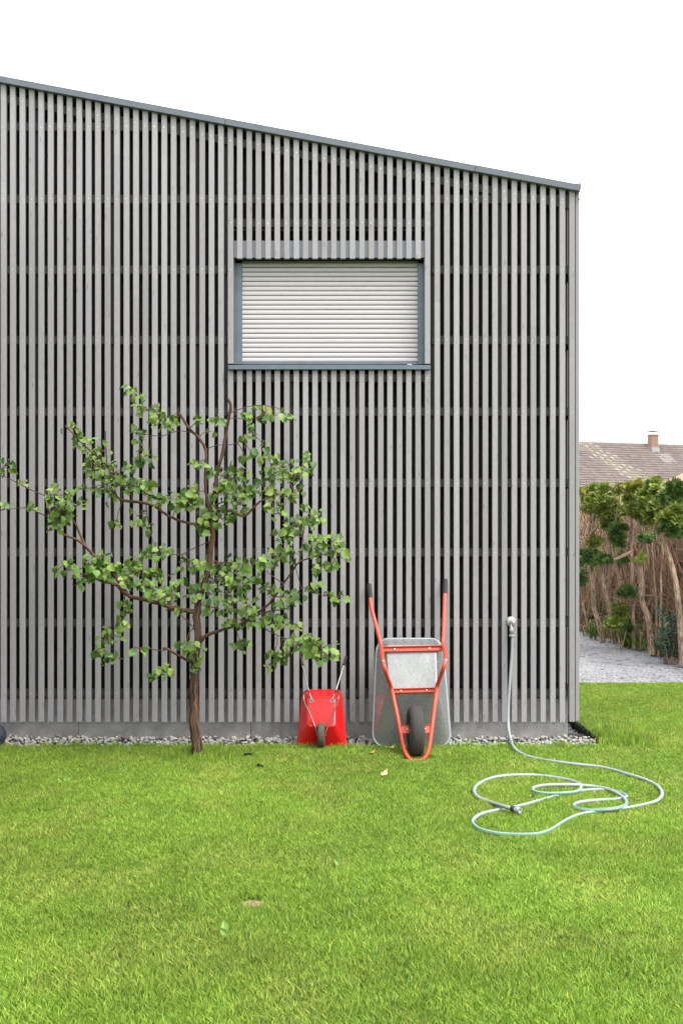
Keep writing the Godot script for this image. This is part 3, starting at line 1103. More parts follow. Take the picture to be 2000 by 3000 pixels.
func build_hedge():
	# strip of brown litter that carries the hedge
	var st = mb()
	st.set_smooth_group(0)
	var rings = []
	for k in 26:
		var qx = 1300.0 + k * 32.0
		var z = hedge_z(qx)
		var p = on_ground(qx, 1866.0 + (qx - 1696.0) * 0.26)
		var ring = PackedVector3Array()
		for j in 6:
			ring.append(Vector3(p.x - 0.10 + j * 0.7 + rf(-0.03, 0.03), [-0.11, 0.02, 0.05, 0.06, 0.05, -0.11][j] + rf(-0.01, 0.01), z + rf(-0.05, 0.05)))
		rings.append(ring)
	loft(st, rings, false)
	structure("hedge_bank", done(st, M.litter), "low bank of brown leaf litter under the hedge", "bank")
	var spray = spray_mesh(M.thuja)
	var twig = twig_mesh()
	var bright = Color(0.265, 0.345, 0.075)
	var deep = Color(0.125, 0.225, 0.060)
	# trunk paths in the zoomed study (5.058 per photo pixel); [x, y, half width]
	var trees = [
		["thin pale hedge trunk beside the slatted corner, leaning left from its base", [[190, 2230, 14], [130, 2010, 14], [85, 1830, 13], [40, 1650, 12], [20, 1400, 10], [15, 1150, 8]], -0.2, [[20, 1180, 90, 80, 70, 1], [20, 1480, 100, 90, 70, 1]], 0],
		["stout pale hedge trunk second from the slatted corner with a tuft at mid height", [[400, 2390, 40], [330, 2180, 34], [255, 1930, 30], [228, 1700, 27], [205, 1450, 22], [190, 1150, 20], [175, 850, 20], [170, 560, 16]], 0.0, [[255, 1200, 110, 100, 90, 1], [110, 1160, 100, 110, 80, 1], [250, 180, 130, 90, 100, 0], [230, 400, 120, 130, 120, 0], [80, 210, 70, 70, 50, 2]], 1],
		["brown hedge trunk behind the stout pale one, bare to the crown", [[560, 2450, 26], [500, 2200, 26], [430, 1880, 24], [375, 1560, 22], [350, 1200, 20], [250, 950, 18], [245, 600, 15]], -0.35, [[260, 950, 90, 60, 45, 0], [360, 200, 120, 100, 100, 0], [420, 420, 130, 150, 140, 0]], 0],
		["slender straight grey hedge trunk with a small green tuft half way up", [[540, 2010, 20], [490, 1780, 19], [455, 1500, 16], [440, 1250, 15], [455, 950, 14], [460, 720, 12]], -0.45, [[450, 1190, 85, 45, 50, 1], [470, 560, 140, 130, 130, 0], [560, 640, 130, 120, 120, 1]], 0],
		["curved hedge trunk under the drooping dark green bough", [[760, 2230, 26], [700, 1900, 26], [630, 1620, 23], [600, 1330, 22], [550, 1150, 20], [530, 900, 16]], -0.25, [[590, 800, 120, 150, 130, 1], [620, 950, 70, 80, 50, 1], [700, 1210, 60, 55, 40, 1], [640, 150, 130, 50, 60, 2]], 0],
		["upright grey hedge trunk with a sawn stub pointing left", [[830, 2330, 24], [800, 2060, 22], [800, 1750, 21], [800, 1450, 20], [815, 1100, 20], [830, 850, 18], [825, 620, 16]], -0.1, [[720, 1690, 80, 80, 70, 1], [760, 430, 90, 90, 50, 0], [760, 150, 90, 60, 50, 2], [880, 300, 110, 100, 100, 0]], 2],
		["thick yellowish hedge trunk cut off at mid height and forked at the foot", [[1100, 2560, 42], [1085, 2300, 40], [1040, 2070, 38], [990, 1850, 34], [955, 1600, 32], [925, 1350, 30], [910, 1200, 28]], 0.1, [[920, 1180, 50, 30, 14, 0], [1010, 880, 60, 60, 40, 1]], 0],
		["dark forked hedge trunk whose foot bends left", [[965, 2540, 34], [950, 2330, 34], [880, 2230, 30], [830, 2080, 22], [860, 1850, 20], [1010, 1500, 16], [1020, 1250, 14], [1000, 900, 12]], -0.3, [[960, 560, 140, 130, 140, 0], [870, 460, 120, 110, 110, 0], [910, 120, 60, 70, 45, 2]], 0],
		["thin bare hedge stem standing among twigs right of the forked trunk", [[1170, 2250, 14], [1160, 1900, 13], [1135, 1550, 12], [1120, 1200, 11], [1110, 900, 9]], -0.15, [[1080, 500, 130, 140, 130, 0], [1050, 250, 120, 120, 110, 0], [1170, 100, 70, 110, 60, 0]], 0],
		["thin reddish hedge stem beside the blue green shrub", [[1200, 2250, 16], [1225, 1750, 14], [1255, 1450, 12], [1275, 1150, 10]], 0.0, [[1210, 350, 120, 150, 120, 0], [1300, 220, 110, 100, 110, 0]], 0],
		["large hedge trunk at the right sweeping left into the dense dark crown", [[1590, 2420, 44], [1530, 2150, 40], [1470, 1850, 38], [1420, 1550, 34], [1390, 1250, 33], [1330, 1050, 28], [1260, 850, 24], [1200, 700, 20]], 0.35, [[1390, 290, 170, 160, 260, 1], [1400, 560, 150, 150, 200, 0], [1500, 420, 120, 200, 240, 0], [1450, 150, 130, 80, 120, 1], [1360, 760, 90, 80, 90, 1], [1560, 700, 90, 150, 110, 1]], 1],
	]
	var g = fast(0.5, 71, 2)
	for t in trees:
		var path = []
		var foot = zc(t[1][0][0], t[1][0][1])
		var z = hedge_z(foot.x) + t[2]
		for p in t[1]:
			var q = zc(p[0], p[1])
			var w = at(q.x, q.y, z)
			path.append(v4(w + Vector3(rf(-0.01, 0.01), 0, rf(-0.08, 0.08)), p[2] * 1.15 / 5.058 / F * (CZ - z)))
		path[0].y = minf(path[0].y, 0.02)
		var o = thing("hedge_tree", t[0], "tree", v3(path[0]), "trees of the bare old hedge")
		st = mb()
		tube(st, spline(path, 6), 10, 0, 2.0, 0.07)
		put("trunk", done(st, M.hedge_bark), o)
		if t[4] > 0:      # stubs of cut branches
			st = mb()
			var c = v3(path[-2] if t[4] == 1 else path[4])
			var dirs = Vector3(-0.28, -0.12, 0.1) if t[4] == 2 else Vector3(0.12, 0.16, 0.1)
			tube(st, [v4(c, 0.03), v4(c + dirs, 0.024)], 7)
			put("branch_stub", done(st, M.hedge_bark), o)
		var sp = []
		var cols = []
		for b in t[3]:
			var q = zc(b[0], b[1])
			var zz = z + rf(-0.1, 0.25)
			var k = (CZ - zz) / F / 5.058
			blob(sp, cols, at(q.x, q.y, zz), Vector3(b[2] * k, b[3] * k, 0.28), int(b[4] * 4.5), [bright, deep, Color(0.27, 0.29, 0.06)][b[5]])
			# a few limbs into each bough
		for b in t[3]:
			var q = zc(b[0], b[1])
			var c = at(q.x, q.y, z)
			var near = path[0]
			for p in path:
				if v3(p).distance_to(c) < v3(near).distance_to(c):
					near = p
			st = mb()
			tube(st, spline([v4(v3(near), 0.016), v4((v3(near) + c) / 2 + Vector3(0, -0.04, 0), 0.011), v4(c, 0.005)], 3), 5)
			put("branch", done(st, M.hedge_bark), o)
		if sp.size() > 0:
			scatter("crown", spray, sp, cols, o)
	# dead twigs that fill the hedge, then its green outer face behind
	var tw = []
	var tc = []
	for i in 1500:
		var qx = rf(1660, 2120) if i < 950 else rf(1400, 1700)
		var depth = pow(rng.randf(), 1.3) * 1.7
		var p = on_ground(qx, 1866.0 + (qx - 1696.0) * 0.26)
		var h = rf(0.1, 1.85)
		var o = Vector3(p.x + depth + 0.22, h, p.z + rf(-0.4, 0.4))
		var dir = Vector3(rf(-0.4, 0.3), rf(0.5, 1.0), rf(-0.3, 0.5)) if rng.randf() < 0.7 else Vector3(rf(-0.7, 0.3), rf(-0.1, 0.6), rf(-0.2, 0.8))
		if rng.randf() < 0.3:
			dir = Vector3(rf(-0.15, 0.15), 1, rf(-0.1, 0.1))
		tw.append(aim(dir, o, rf(0.25, 0.75) if dir.y < 0.99 or rng.randf() < 0.4 else minf(rf(0.8, 1.5), 2.15 - h)))
		var v = rf(0.6, 1.8) * (0.8 if depth > 0.8 else 1.0)  # deeper twigs darkened, inner shade of the hedge put into the colour
		tc.append(Color(v, v * rf(0.85, 1.0), v * rf(0.75, 1.0)))
	var d = scatter("dead_twigs", twig, tw, tc, self)
	tag(d, "tangle of dead brown twigs filling the hedge between its trunks", "twigs")
	var sp2 = []
	var sc2 = []
	for i in 14000:
		var t = rng.randf()
		var z = lerpf(-17.0, -2.5, t)
		var x = 4.37 - 0.108 * (-4.3 - z) + 1.45 + rf(-0.25, 0.45)
		var y = 2.35 * pow(rng.randf(), 0.8)
		var dir = Vector3(rf(-0.2, 1.0), rf(-0.3, 0.7), rf(-0.6, 0.6)).normalized()
		sp2.append(aim(dir, Vector3(x, y, z), rf(0.18, 0.34)))
		var v = rf(0.5, 1.2)
		sc2.append(Color(deep.r * v * 1.3, deep.g * v, deep.b * v))
	var far = scatter("hedge_foliage", spray, sp2, sc2, self)
	tag(far, "dense green outer foliage of the hedge behind its bare trunks", "hedge")
	# two shrubs at the foot of the hedge
	var c = zc(640, 2080)
	var z0 = hedge_z(c.x) + 0.25
	var s1 = thing("conifer_shrub", "small bushy yellow green conifer shrub at the foot of the hedge", "shrub", Vector3(at(c.x, c.y, z0).x, 0.0, z0))
	st = mb()
	for k in 4:
		var foot = Vector3(s1.position.x + rf(-0.04, 0.04), 0.0, z0 + rf(-0.04, 0.04))
		tube(st, spline([v4(foot, 0.014), v4(foot + Vector3(rf(-0.1, 0.1), 0.3, rf(-0.1, 0.1)), 0.010), v4(foot + Vector3(rf(-0.2, 0.2), 0.62, rf(-0.15, 0.15)), 0.004)], 4), 6)
	put("stem", done(st, M.hedge_bark), s1)
	var sp = []
	var cols = []
	blob(sp, cols, at(zc(620, 1990).x, zc(620, 1990).y, z0), Vector3(0.10, 0.13, 0.12), 300, bright)
	blob(sp, cols, at(zc(600, 2130).x, zc(600, 2130).y, z0), Vector3(0.15, 0.14, 0.15), 420, bright)
	blob(sp, cols, at(zc(730, 2190).x, zc(730, 2190).y, z0), Vector3(0.12, 0.12, 0.13), 330, deep)
	scatter("crown", spray, sp, cols, s1)
	c = zc(1370, 2200)
	var z1 = hedge_z(c.x) + 0.35
	var s2 = thing("broadleaf_shrub", "blue green broadleaf shrub with narrow leaves at the right foot of the hedge", "shrub", Vector3(at(c.x, c.y, z1).x, 0.0, z1))
	st = mb()
	var leaf = narrow_leaf(M.laurel)
	sp = []
	cols = []
	for k in 26:
		var tip = at(zc(rf(1150, 1600), 0).x, zc(0, rf(1950, 2560)).y, z1 + rf(-0.15, 0.25))
		var foot = Vector3(s2.position.x + rf(-0.08, 0.08), 0.0, z1 + rf(-0.08, 0.08))
		var path = spline([v4(foot, 0.007), v4((foot + tip) / 2 + Vector3(0, 0.06, 0), 0.005), v4(tip, 0.002)], 7)
		tube(st, path, 4)
		for i in range(4, path.size()):
			for j in 2:
				var dir = Vector3(rf(-1, 1), rf(-0.1, 0.9), rf(-0.4, 1)).normalized()
				var xf = aim(dir, v3(path[i]), rf(0.07, 0.115))
				xf.basis = Basis(dir, rf(0, TAU)) * xf.basis
				sp.append(xf)
				var v = rf(0.7, 1.3)
				cols.append(Color(0.075 * v, 0.125 * v, 0.085 * v))
	put("stem", done(st, M.hedge_bark), s2)
	scatter("foliage", leaf, sp, cols, s2)
	# grass tufts and ground cover along the bank
	var bl = []
	var bc = []
	for e in [[130, 2330, 60, 30], [720, 2450, 55, 46], [690, 2420, 40, 30], [1100, 2560, 40, 20], [1220, 2590, 60, 26], [1400, 2620, 70, 26], [1530, 2620, 40, 30], [250, 2330, 60, 18], [500, 2420, 60, 12], [900, 2500, 80, 14]]:
		for i in e[3]:
			var q = zc(e[0] + rf(-e[2], e[2]), e[1])
			var p = on_ground(q.x, 1866.0 + (q.x - 1696.0) * 0.26)
			var o = Vector3(p.x + rf(0.0, 0.16), 0.01, p.z + rf(-0.1, 0.1))
			bl.append(aim(Vector3(rf(-0.5, 0.5), 1, rf(-0.4, 0.5)), o, rf(0.10, 0.30)))
			var v = rf(0.7, 1.3)
			bc.append(Color(0.15 * v, 0.235 * v, 0.045 * v))
	var tu = scatter("long_grass", narrow_leaf(M.laurel, 0.09), bl, bc, self)
	tag(tu, "loose tufts of long bright grass along the foot of the hedge", "grass")

func narrow_leaf(m, w = 0.28) -> ArrayMesh:
	var st = mb()
	st.set_smooth_group(-1)
	st.set_color(Color(1, 1, 1))
	var l = []
	for k in 5:
		var t = k / 4.0
		var hw = w / 2 * sin(PI * clampf(t * 0.93 + 0.06, 0, 1))
		l.append([Vector3(-hw, t, -0.12 * t * t + 0.05), Vector3(0, t, -0.2 * t * t), Vector3(hw, t, -0.12 * t * t + 0.05)])
	for k in 4:
		for j in 2:
			tri(st, l[k][j], l[k + 1][j], l[k + 1][j + 1])
			tri(st, l[k][j], l[k + 1][j + 1], l[k][j + 1])
	return done(st, m)

# ---------------------------------------------------------------- the fruit tree
var samples = []      # points along the branches, for twigs to grow from
var tree_leaves = []
var tree_twigs: SurfaceTool
const TREE_Z := 0.79

func tz(x, y, z) -> Vector3:      # zoomed study of the tree -> world
	return at(x / 1.49333, 1050.0 + y / 1.49333, z)

func limb(parent, called, pts, z0, z1, sides = 9):
	var path = []
	for i in pts.size():
		var z = TREE_Z + lerpf(z0, z1, float(i) / (pts.size() - 1))
		path.append(v4(tz(pts[i][0], pts[i][1], z), pts[i][2] * (0.5 if called == "trunk" else 0.45) / 1.49333 / F * (CZ - z)))
	var sm = spline(path, 5)
	for i in range(1, sm.size() - 1):
		sm[i] += Vector4(rf(-1, 1), rf(-1, 1), rf(-1, 1), 0) * sm[i].w * 0.18
	var st = mb()
	tube(st, sm, sides, 0, 0.9, 0.07)
	for p in sm:
		samples.append(v3(p))
	return put(called, done(st, M.bark), parent)

func tuft(x, y, rx, ry, n):
	var c0 = tz(x, y, TREE_Z)
	var near = samples[0]
	for s in samples:
		if Vector2(s.x - c0.x, s.y - c0.y).length() < Vector2(near.x - c0.x, near.y - c0.y).length():
			near = s
	var zc0 = near.z + rf(-0.08, 0.10)
	var c = tz(x, y, zc0)
	var hub = near.lerp(c, 0.75)
	tube(tree_twigs, spline([v4(near, 0.0042), v4(near.lerp(c, 0.4) + Vector3(rf(-0.02, 0.02), rf(-0.02, 0.02), rf(-0.02, 0.02)), 0.0034), v4(c, 0.0022)], 3), 5)
	for i in int(n * 1.3 + 0.5):
		var a = rf(0, TAU)
		var r = sqrt(rng.randf()) * 1.05
		var z = zc0 + rf(-0.13, 0.15) * (0.5 + 0.5 * minf(rx, 60.0) / 60.0)
		var p = tz(x + cos(a) * r * rx, y + sin(a) * r * ry, z)
		var from = hub.lerp(c, rng.randf())
		tube(tree_twigs, [v4(from, 0.0016), v4(from.lerp(p, 0.55) + Vector3(0, 0.012, 0), 0.0012), v4(p, 0.0009)], 3)
		var down = Vector3((p.x - c.x) * 4.0 + rf(-0.7, 0.7), rf(-1.0, 0.25), rf(-0.2, 0.6)).normalized()
		var nrm = Vector3(rf(-0.8, 0.8), rf(0.1, 1.0), rf(-0.1, 1.1)).normalized()
		var side = down.cross(nrm).normalized()
		nrm = side.cross(down)
		var s = rf(0.031, 0.066) * (0.75 if rng.randf() < 0.2 else 1.0)
		tree_leaves.append([Transform3D(Basis(side * s * rf(0.85, 1.1), down * s, nrm * s), p), s, rng.randi() % 10])

func leaf_shape(bend, fold, wave) -> ArrayMesh:
	var half = [Vector2(0, 0.02), Vector2(0.2, -0.09), Vector2(0.42, 0.06), Vector2(0.51, 0.30), Vector2(0.42, 0.58), Vector2(0.22, 0.80), Vector2(0.07, 0.95), Vector2(0, 1.06)]
	var st = mb()
	st.set_color(Color(1, 1, 1))
	st.set_smooth_group(0)
	var f = func(p: Vector2) -> Vector3:
		return Vector3(p.x, p.y, absf(p.x) * fold - bend * p.y * p.y + wave * sin(p.y * 7.0 + p.x * 5.0) * absf(p.x))
	for s in [-1.0, 1.0]:
		for k in half.size() - 1:
			var a = f.call(Vector2(half[k].x * s, half[k].y))
			var b = f.call(Vector2(half[k + 1].x * s, half[k + 1].y))
			var m0 = f.call(Vector2(0, clampf(half[k].y * 0.8 + 0.1, 0.02, 1.0)))
			var m1 = f.call(Vector2(0, clampf(half[k + 1].y * 0.8 + 0.1, 0.02, 1.0)))
			if s > 0:
				tri(st, a, m0, m1)
				tri(st, a, m1, b)
			else:
				tri(st, a, m1, m0)
				tri(st, a, b, m1)
	st.generate_normals()
	return st.commit()

func build_fruit_tree():
	var o = thing("fruit_tree", "small fruit tree with heart shaped green leaves and a peeling brown trunk", "tree", on_ground(580, 2222))
	limb(o, "trunk", [[865, 1766, 58], [866, 1740, 51], [860, 1690, 47], [852, 1600, 44], [850, 1480, 41], [853, 1370, 39], [861, 1280, 35], [866, 1220, 33], [860, 1130, 32], [870, 1060, 28], [893, 990, 27], [915, 900, 26], [930, 780, 25], [924, 720, 24], [916, 650, 22]], 0.0, 0.0, 14)
	# leaders, both sawn off at the tip
	limb(o, "branch", [[916, 660, 18], [903, 600, 15], [898, 520, 14], [901, 405, 14], [870, 350, 14], [820, 295, 13], [785, 238, 12]], 0.0, 0.05)
	limb(o, "branch", [[918, 665, 18], [938, 580, 17], [955, 480, 16], [972, 420, 16], [988, 330, 15], [1003, 250, 15], [1010, 208, 15], [995, 174, 13]], 0.0, 0.10)
	# left lower limb and its fork
	limb(o, "branch", [[862, 1112, 26], [800, 1100, 22], [740, 1085, 21], [650, 1058, 20], [580, 1045, 19], [540, 1022, 18], [510, 990, 16], [450, 975, 13], [400, 955, 10], [340, 935, 8], [300, 893, 6]], 0.0, 0.30)
	limb(o, "branch", [[560, 1035, 15], [500, 950, 15], [440, 888, 15], [400, 850, 15], [368, 808, 13], [340, 742, 10], [310, 690, 7]], 0.13, 0.05)
	limb(o, "branch", [[405, 852, 13], [345, 797, 12], [272, 765, 11], [232, 712, 10], [208, 650, 10], [200, 578, 9]], 0.10, 0.15)
	limb(o, "branch", [[232, 706, 6], [160, 670, 5], [105, 654, 4], [0, 665, 3], [-60, 668, 2]], 0.13, 0.2, 6)
	limb(o, "branch", [[202, 602, 6], [130, 572, 5], [70, 540, 4], [0, 508, 3], [-50, 490, 2]], 0.15, 0.2, 6)
	# left middle limb
	limb(o, "branch", [[918, 712, 18], [860, 725, 14], [800, 714, 13], [730, 685, 13], [690, 655, 13], [640, 634, 14], [540, 622, 15], [510, 600, 13], [490, 545, 11], [470, 470, 9], [400, 408, 8], [350, 360, 7], [285, 293, 5]], 0.0, -0.25)
	limb(o, "branch", [[468, 460, 6], [464, 390, 6], [462, 318, 5]], -0.2, -0.18, 6)
	limb(o, "branch", [[786, 256, 5], [700, 250, 4], [640, 225, 4], [590, 192, 4], [570, 165, 3], [577, 128, 2]], 0.05, 0.0, 6)
	limb(o, "branch", [[850, 326, 5], [780, 318, 4], [700, 340, 4], [600, 325, 3], [560, 318, 2]], 0.04, -0.05, 6)
	# right upper limbs
	limb(o, "branch", [[918, 670, 14], [1000, 665, 12], [1066, 690, 12], [1110, 652, 11], [1140, 625, 9], [1200, 600, 7], [1280, 560, 5], [1320, 500, 4]], 0.0, 0.2)
	limb(o, "branch", [[930, 645, 8], [1000, 620, 7], [1060, 595, 6], [1110, 578, 5], [1180, 520, 4]], 0.02, -0.15, 7)
	limb(o, "branch", [[1010, 238, 5], [1070, 215, 4], [1140, 205, 3], [1215, 218, 3], [1250, 245, 2]], 0.1, 0.15, 6)
	limb(o, "branch", [[1008, 262, 4], [1060, 262, 4], [1150, 262, 3]], 0.1, 0.05, 6)
	limb(o, "branch", [[902, 398, 5], [950, 380, 4], [1020, 375, 4], [1062, 352, 3], [1110, 308, 2]], 0.02, 0.1, 6)
	# right lower limb
	limb(o, "branch", [[868, 1255, 22], [900, 1215, 17], [980, 1185, 15], [1060, 1160, 14], [1120, 1120, 13], [1180, 1070, 11], [1230, 1000, 10], [1280, 930, 9], [1312, 890, 8], [1400, 860, 6], [1490, 835, 4]], 0.0, 0.35)
	limb(o, "branch", [[1110, 1128, 8], [1180, 1105, 7], [1250, 1095, 6], [1282, 1060, 6], [1320, 1005, 4], [1380, 1025, 4], [1445, 1045, 3]], 0.14, 0.4, 7)
	limb(o, "branch", [[1125, 1160, 6], [1190, 1200, 5], [1250, 1225, 4], [1330, 1258, 4], [1400, 1275, 3]], 0.12, 0.3, 6)
	limb(o, "branch", [[1310, 892, 7], [1322, 800, 6], [1335, 720, 4], [1360, 650, 2]], 0.25, 0.2, 6)
	limb(o, "branch", [[1320, 1010, 5], [1305, 960, 4], [1290, 900, 3]], 0.3, 0.25, 6)
	# low left stub, hanging twigs
	limb(o, "branch", [[858, 1338, 18], [800, 1310, 13], [765, 1290, 12], [730, 1270, 13], [715, 1268, 10]], 0.0, 0.12)
	limb(o, "branch", [[735, 1272, 6], [700, 1278, 5], [650, 1268, 4], [590, 1265, 3]], 0.1, 0.15, 6)
	limb(o, "branch", [[742, 1284, 5], [741, 1335, 4], [715, 1360, 3], [680, 1380, 2]], 0.11, 0.18, 6)
	limb(o, "branch", [[545, 1040, 6], [545, 1130, 4], [485, 1200, 4], [432, 1285, 3]], 0.12, 0.2, 6)
	limb(o, "branch", [[848, 1180, 6], [826, 1205, 5], [808, 1280, 4]], -0.02, 0.06, 6)
	limb(o, "branch", [[845, 1175, 5], [790, 1122, 4], [740, 1090, 3]], 0.0, 0.08, 6)
	limb(o, "branch", [[920, 800, 5], [850, 830, 4], [780, 860, 4], [700, 830, 3]], 0.0, -0.1, 6)
	limb(o, "branch", [[640, 640, 6], [650, 720, 4], [670, 800, 3], [690, 850, 2]], -0.05, -0.02, 6)
	tree_twigs = mb()
	for c in [
		[590, 145, 45, 26, 11], [650, 225, 60, 26, 14], [720, 280, 60, 36, 24], [600, 330, 40, 36, 9], [640, 430, 50, 34, 10], [590, 460, 40, 34, 8], [310, 300, 40, 22, 6], [345, 360, 45, 36, 10], [430, 400, 60, 46, 16], [420, 480, 46, 56, 24], [500, 500, 60, 50, 26], [480, 580, 60, 50, 22], [560, 560, 40, 36, 10], [640, 560, 50, 36, 18],
		[700, 620, 40, 26, 8], [20, 480, 40, 46, 9], [100, 545, 25, 18, 4], [30, 640, 25, 18, 3], [140, 650, 25, 18, 4], [260, 600, 50, 36, 22], [270, 670, 55, 42, 24], [250, 730, 30, 30, 8], [350, 630, 40, 26, 8], [360, 575, 40, 16, 5], [510, 720, 28, 22, 6], [600, 690, 36, 26, 5], [640, 740, 36, 30, 7], [690, 840, 56, 36, 17], [620, 880, 50, 32, 12]]:
		tuft(c[0], c[1], c[2], c[3], c[4])
	for c in [
		[790, 620, 80, 38, 30], [840, 570, 36, 26, 8], [870, 455, 32, 36, 10], [880, 275, 36, 22, 5], [950, 265, 36, 24, 6], [925, 320, 18, 16, 2], [1075, 250, 36, 22, 6], [1140, 245, 36, 22, 5], [1230, 255, 50, 26, 9], [1110, 310, 26, 26, 5], [1070, 350, 26, 20, 4], [1070, 430, 18, 18, 2], [1110, 425, 28, 26, 5], [1155, 380, 18, 18, 2], [1175, 430, 36, 26, 8],
		[1240, 470, 60, 36, 16], [1335, 460, 34, 42, 13], [1300, 520, 50, 36, 12], [1190, 520, 60, 56, 24], [1000, 515, 86, 56, 38], [1010, 590, 80, 46, 34], [1100, 560, 50, 46, 16], [940, 690, 76, 46, 32], [890, 740, 36, 28, 11], [1050, 640, 50, 36, 10], [1230, 600, 60, 36, 17], [1290, 580, 36, 36, 8], [1200, 670, 46, 36, 10], [1310, 650, 24, 12, 2]]:
		tuft(c[0], c[1], c[2], c[3], c[4])
	for c in [
		[1380, 690, 36, 26, 11], [1310, 720, 66, 46, 28], [1250, 770, 46, 46, 15], [1210, 850, 46, 56, 18], [1270, 860, 36, 36, 11], [1380, 820, 60, 56, 24], [1450, 800, 46, 36, 10], [1490, 860, 34, 36, 8], [1400, 920, 46, 30, 10], [1460, 900, 28, 28, 5], [1110, 890, 46, 36, 11], [1050, 900, 36, 28, 8], [960, 900, 60, 36, 16], [880, 900, 36, 28, 10], [820, 910, 36, 36, 8],
		[950, 980, 70, 56, 30], [1050, 980, 60, 46, 22], [1110, 960, 36, 28, 8], [1180, 1000, 28, 28, 6], [1240, 1050, 46, 36, 14], [1010, 1060, 70, 46, 22], [930, 1090, 46, 36, 12], [1080, 1080, 36, 36, 8], [1060, 1140, 70, 36, 18], [1160, 1120, 56, 28, 10], [1220, 1150, 46, 36, 12], [1290, 1165, 24, 18, 4], [1000, 1165, 28, 18, 4], [1365, 1000, 28, 22, 5], [1430, 1030, 14, 12, 2], [1480, 1050, 36, 24, 7], [1310, 1030, 36, 28, 5]]:
		tuft(c[0], c[1], c[2], c[3], c[4])
	for c in [
		[690, 950, 60, 36, 18], [600, 940, 60, 36, 15], [520, 930, 66, 46, 28], [440, 930, 56, 46, 24], [400, 900, 46, 36, 15], [450, 870, 36, 28, 8], [300, 930, 36, 26, 7], [310, 890, 28, 16, 4], [245, 930, 24, 18, 3], [345, 985, 18, 16, 2], [370, 960, 36, 26, 7], [560, 980, 36, 26, 8], [650, 1000, 46, 36, 18], [720, 1040, 46, 36, 15], [780, 1000, 46, 36, 13], [850, 1020, 36, 36, 10], [760, 1090, 36, 26, 8],
		[540, 1090, 36, 36, 10], [530, 1150, 26, 28, 5], [490, 1190, 36, 26, 8], [460, 1240, 36, 32, 9], [440, 1300, 34, 32, 8], [510, 1300, 22, 22, 4], [530, 1220, 16, 12, 1], [590, 1275, 28, 10, 3], [630, 1265, 16, 12, 2], [680, 1380, 26, 26, 6], [720, 1360, 36, 26, 9], [855, 1280, 46, 32, 14], [830, 1250, 28, 22, 4], [880, 1320, 28, 18, 5], [840, 1350, 22, 12, 3],
		[790, 1250, 18, 18, 2], [1060, 1255, 36, 30, 9], [1190, 1300, 24, 18, 4], [1230, 1300, 46, 36, 13], [1300, 1260, 46, 36, 13], [1190, 1345, 22, 16, 2], [1250, 1335, 22, 18, 2], [1380, 1260, 46, 36, 15], [1420, 1290, 46, 36, 15], [1450, 1250, 24, 16, 2], [1300, 1220, 36, 22, 5], [1360, 1225, 22, 12, 3]]:
		tuft(c[0], c[1], c[2], c[3], c[4])
	var two = put("twigs", done(tree_twigs, M.twig), o)
	two.set_meta("kind", "stuff")
	# two leaves that have turned yellow, at the upper right
	for p in [[1158, 222], [1183, 230]]:
		var w = tz(p[0], p[1] - 14, TREE_Z + 0.14)
		tree_leaves.append([Transform3D(Basis(Vector3(0.024, 0, 0.012), Vector3(0.01, -0.062, 0.01), Vector3(-0.012, 0, 0.05)), w), 9.0, 99])
	var shapes = []
	for k in 4:
		shapes.append(leaf_shape([0.15, 0.50, -0.10, 0.32][k], [0.30, 0.70, 0.15, 0.45][k], [0.2, 0.35, 0.45, 0.1][k]))
	tree_leaves.sort_custom(func(a, b): return a[1] > b[1])
	var tint = [1, 2, 0, 2, 1, 0, 3, 2, 1, 3]
	var rest = {}
	for i in tree_leaves.size():
		var e = tree_leaves[i]
		var k = 4 if e[2] == 99 else tint[e[2]]
		if i < 300:
			var lo = put("leaf", shapes[i % 4], o, Vector3.ZERO)
			lo.transform = Transform3D(e[0].basis, e[0].origin - o.position)
			lo.set_surface_override_material(0, M["leaf_%d" % k])
		else:
			var key = i % 4
			if not rest.has(key):
				rest[key] = [[], []]
			rest[key][0].append(e[0])
			var c: Color = M["leaf_%d" % k].albedo_color.srgb_to_linear()
			var v = rf(0.85, 1.15)
			rest[key][1].append(Color(c.r * v * rf(0.9, 1.15), c.g * v, c.b * v))
	for key in rest:
		var mesh = shapes[key].duplicate()
		mesh.surface_set_material(0, M.foliage)
		scatter("foliage", mesh, rest[key][0], rest[key][1], o)

# ---------------------------------------------------------------- wheelbarrows
# A barrow stands on its nose and leans back on the house: s runs up along the frame, e out of it towards the garden.
class Lean:
	var z0: float
	var uy: float
	var uz: float
	var ny: float
	var nz: float
	func _init(z0_, uy_, uz_):
		z0 = z0_
		uy = uy_
		uz = uz_
		ny = -uz_
		nz = uy_
	func p(x, s, e) -> Vector3:
		return Vector3(x, uy * s + ny * e, z0 + uz * s + nz * e)
	func s_at(qy, e) -> float:
		var k = (qy - 1560.0) / 2896.6
		return (1.74 - ny * e - k * (8.4 - z0 - nz * e)) / (uy - k * uz)
	func seen(qx, qy, e) -> Vector3:
		var w = p(0, s_at(qy, e), e)
		w.x = (qx - 1000.0) / 2896.6 * (8.4 - w.z)
		return w

func tray_ring(l: Lean, xc, s0, s1, w0, w1, r, e0, e1, grow = 0.0) -> PackedVector3Array:
	var ring = PackedVector3Array()
	var sm = (s0 + s1) / 2.0
	var hs = (s1 - s0) / 2.0 + grow
	var wm = maxf(w0, w1)
	var corners = [[1, 1], [-1, 1], [-1, -1], [1, -1]]
	for c in 4:
		for k in 7:
			var a = PI / 2 * (c + k / 6.0)
			var x = corners[c][0] * (wm - r) + cos(a) * r
			var s = corners[c][1] * (hs - r) + sin(a) * r
			var t = (s / hs + 1.0) / 2.0
			ring.append(l.p(xc + x * (lerpf(w0, w1, t) + grow) / wm, sm + s, lerpf(e0, e1, t)))
	return ring

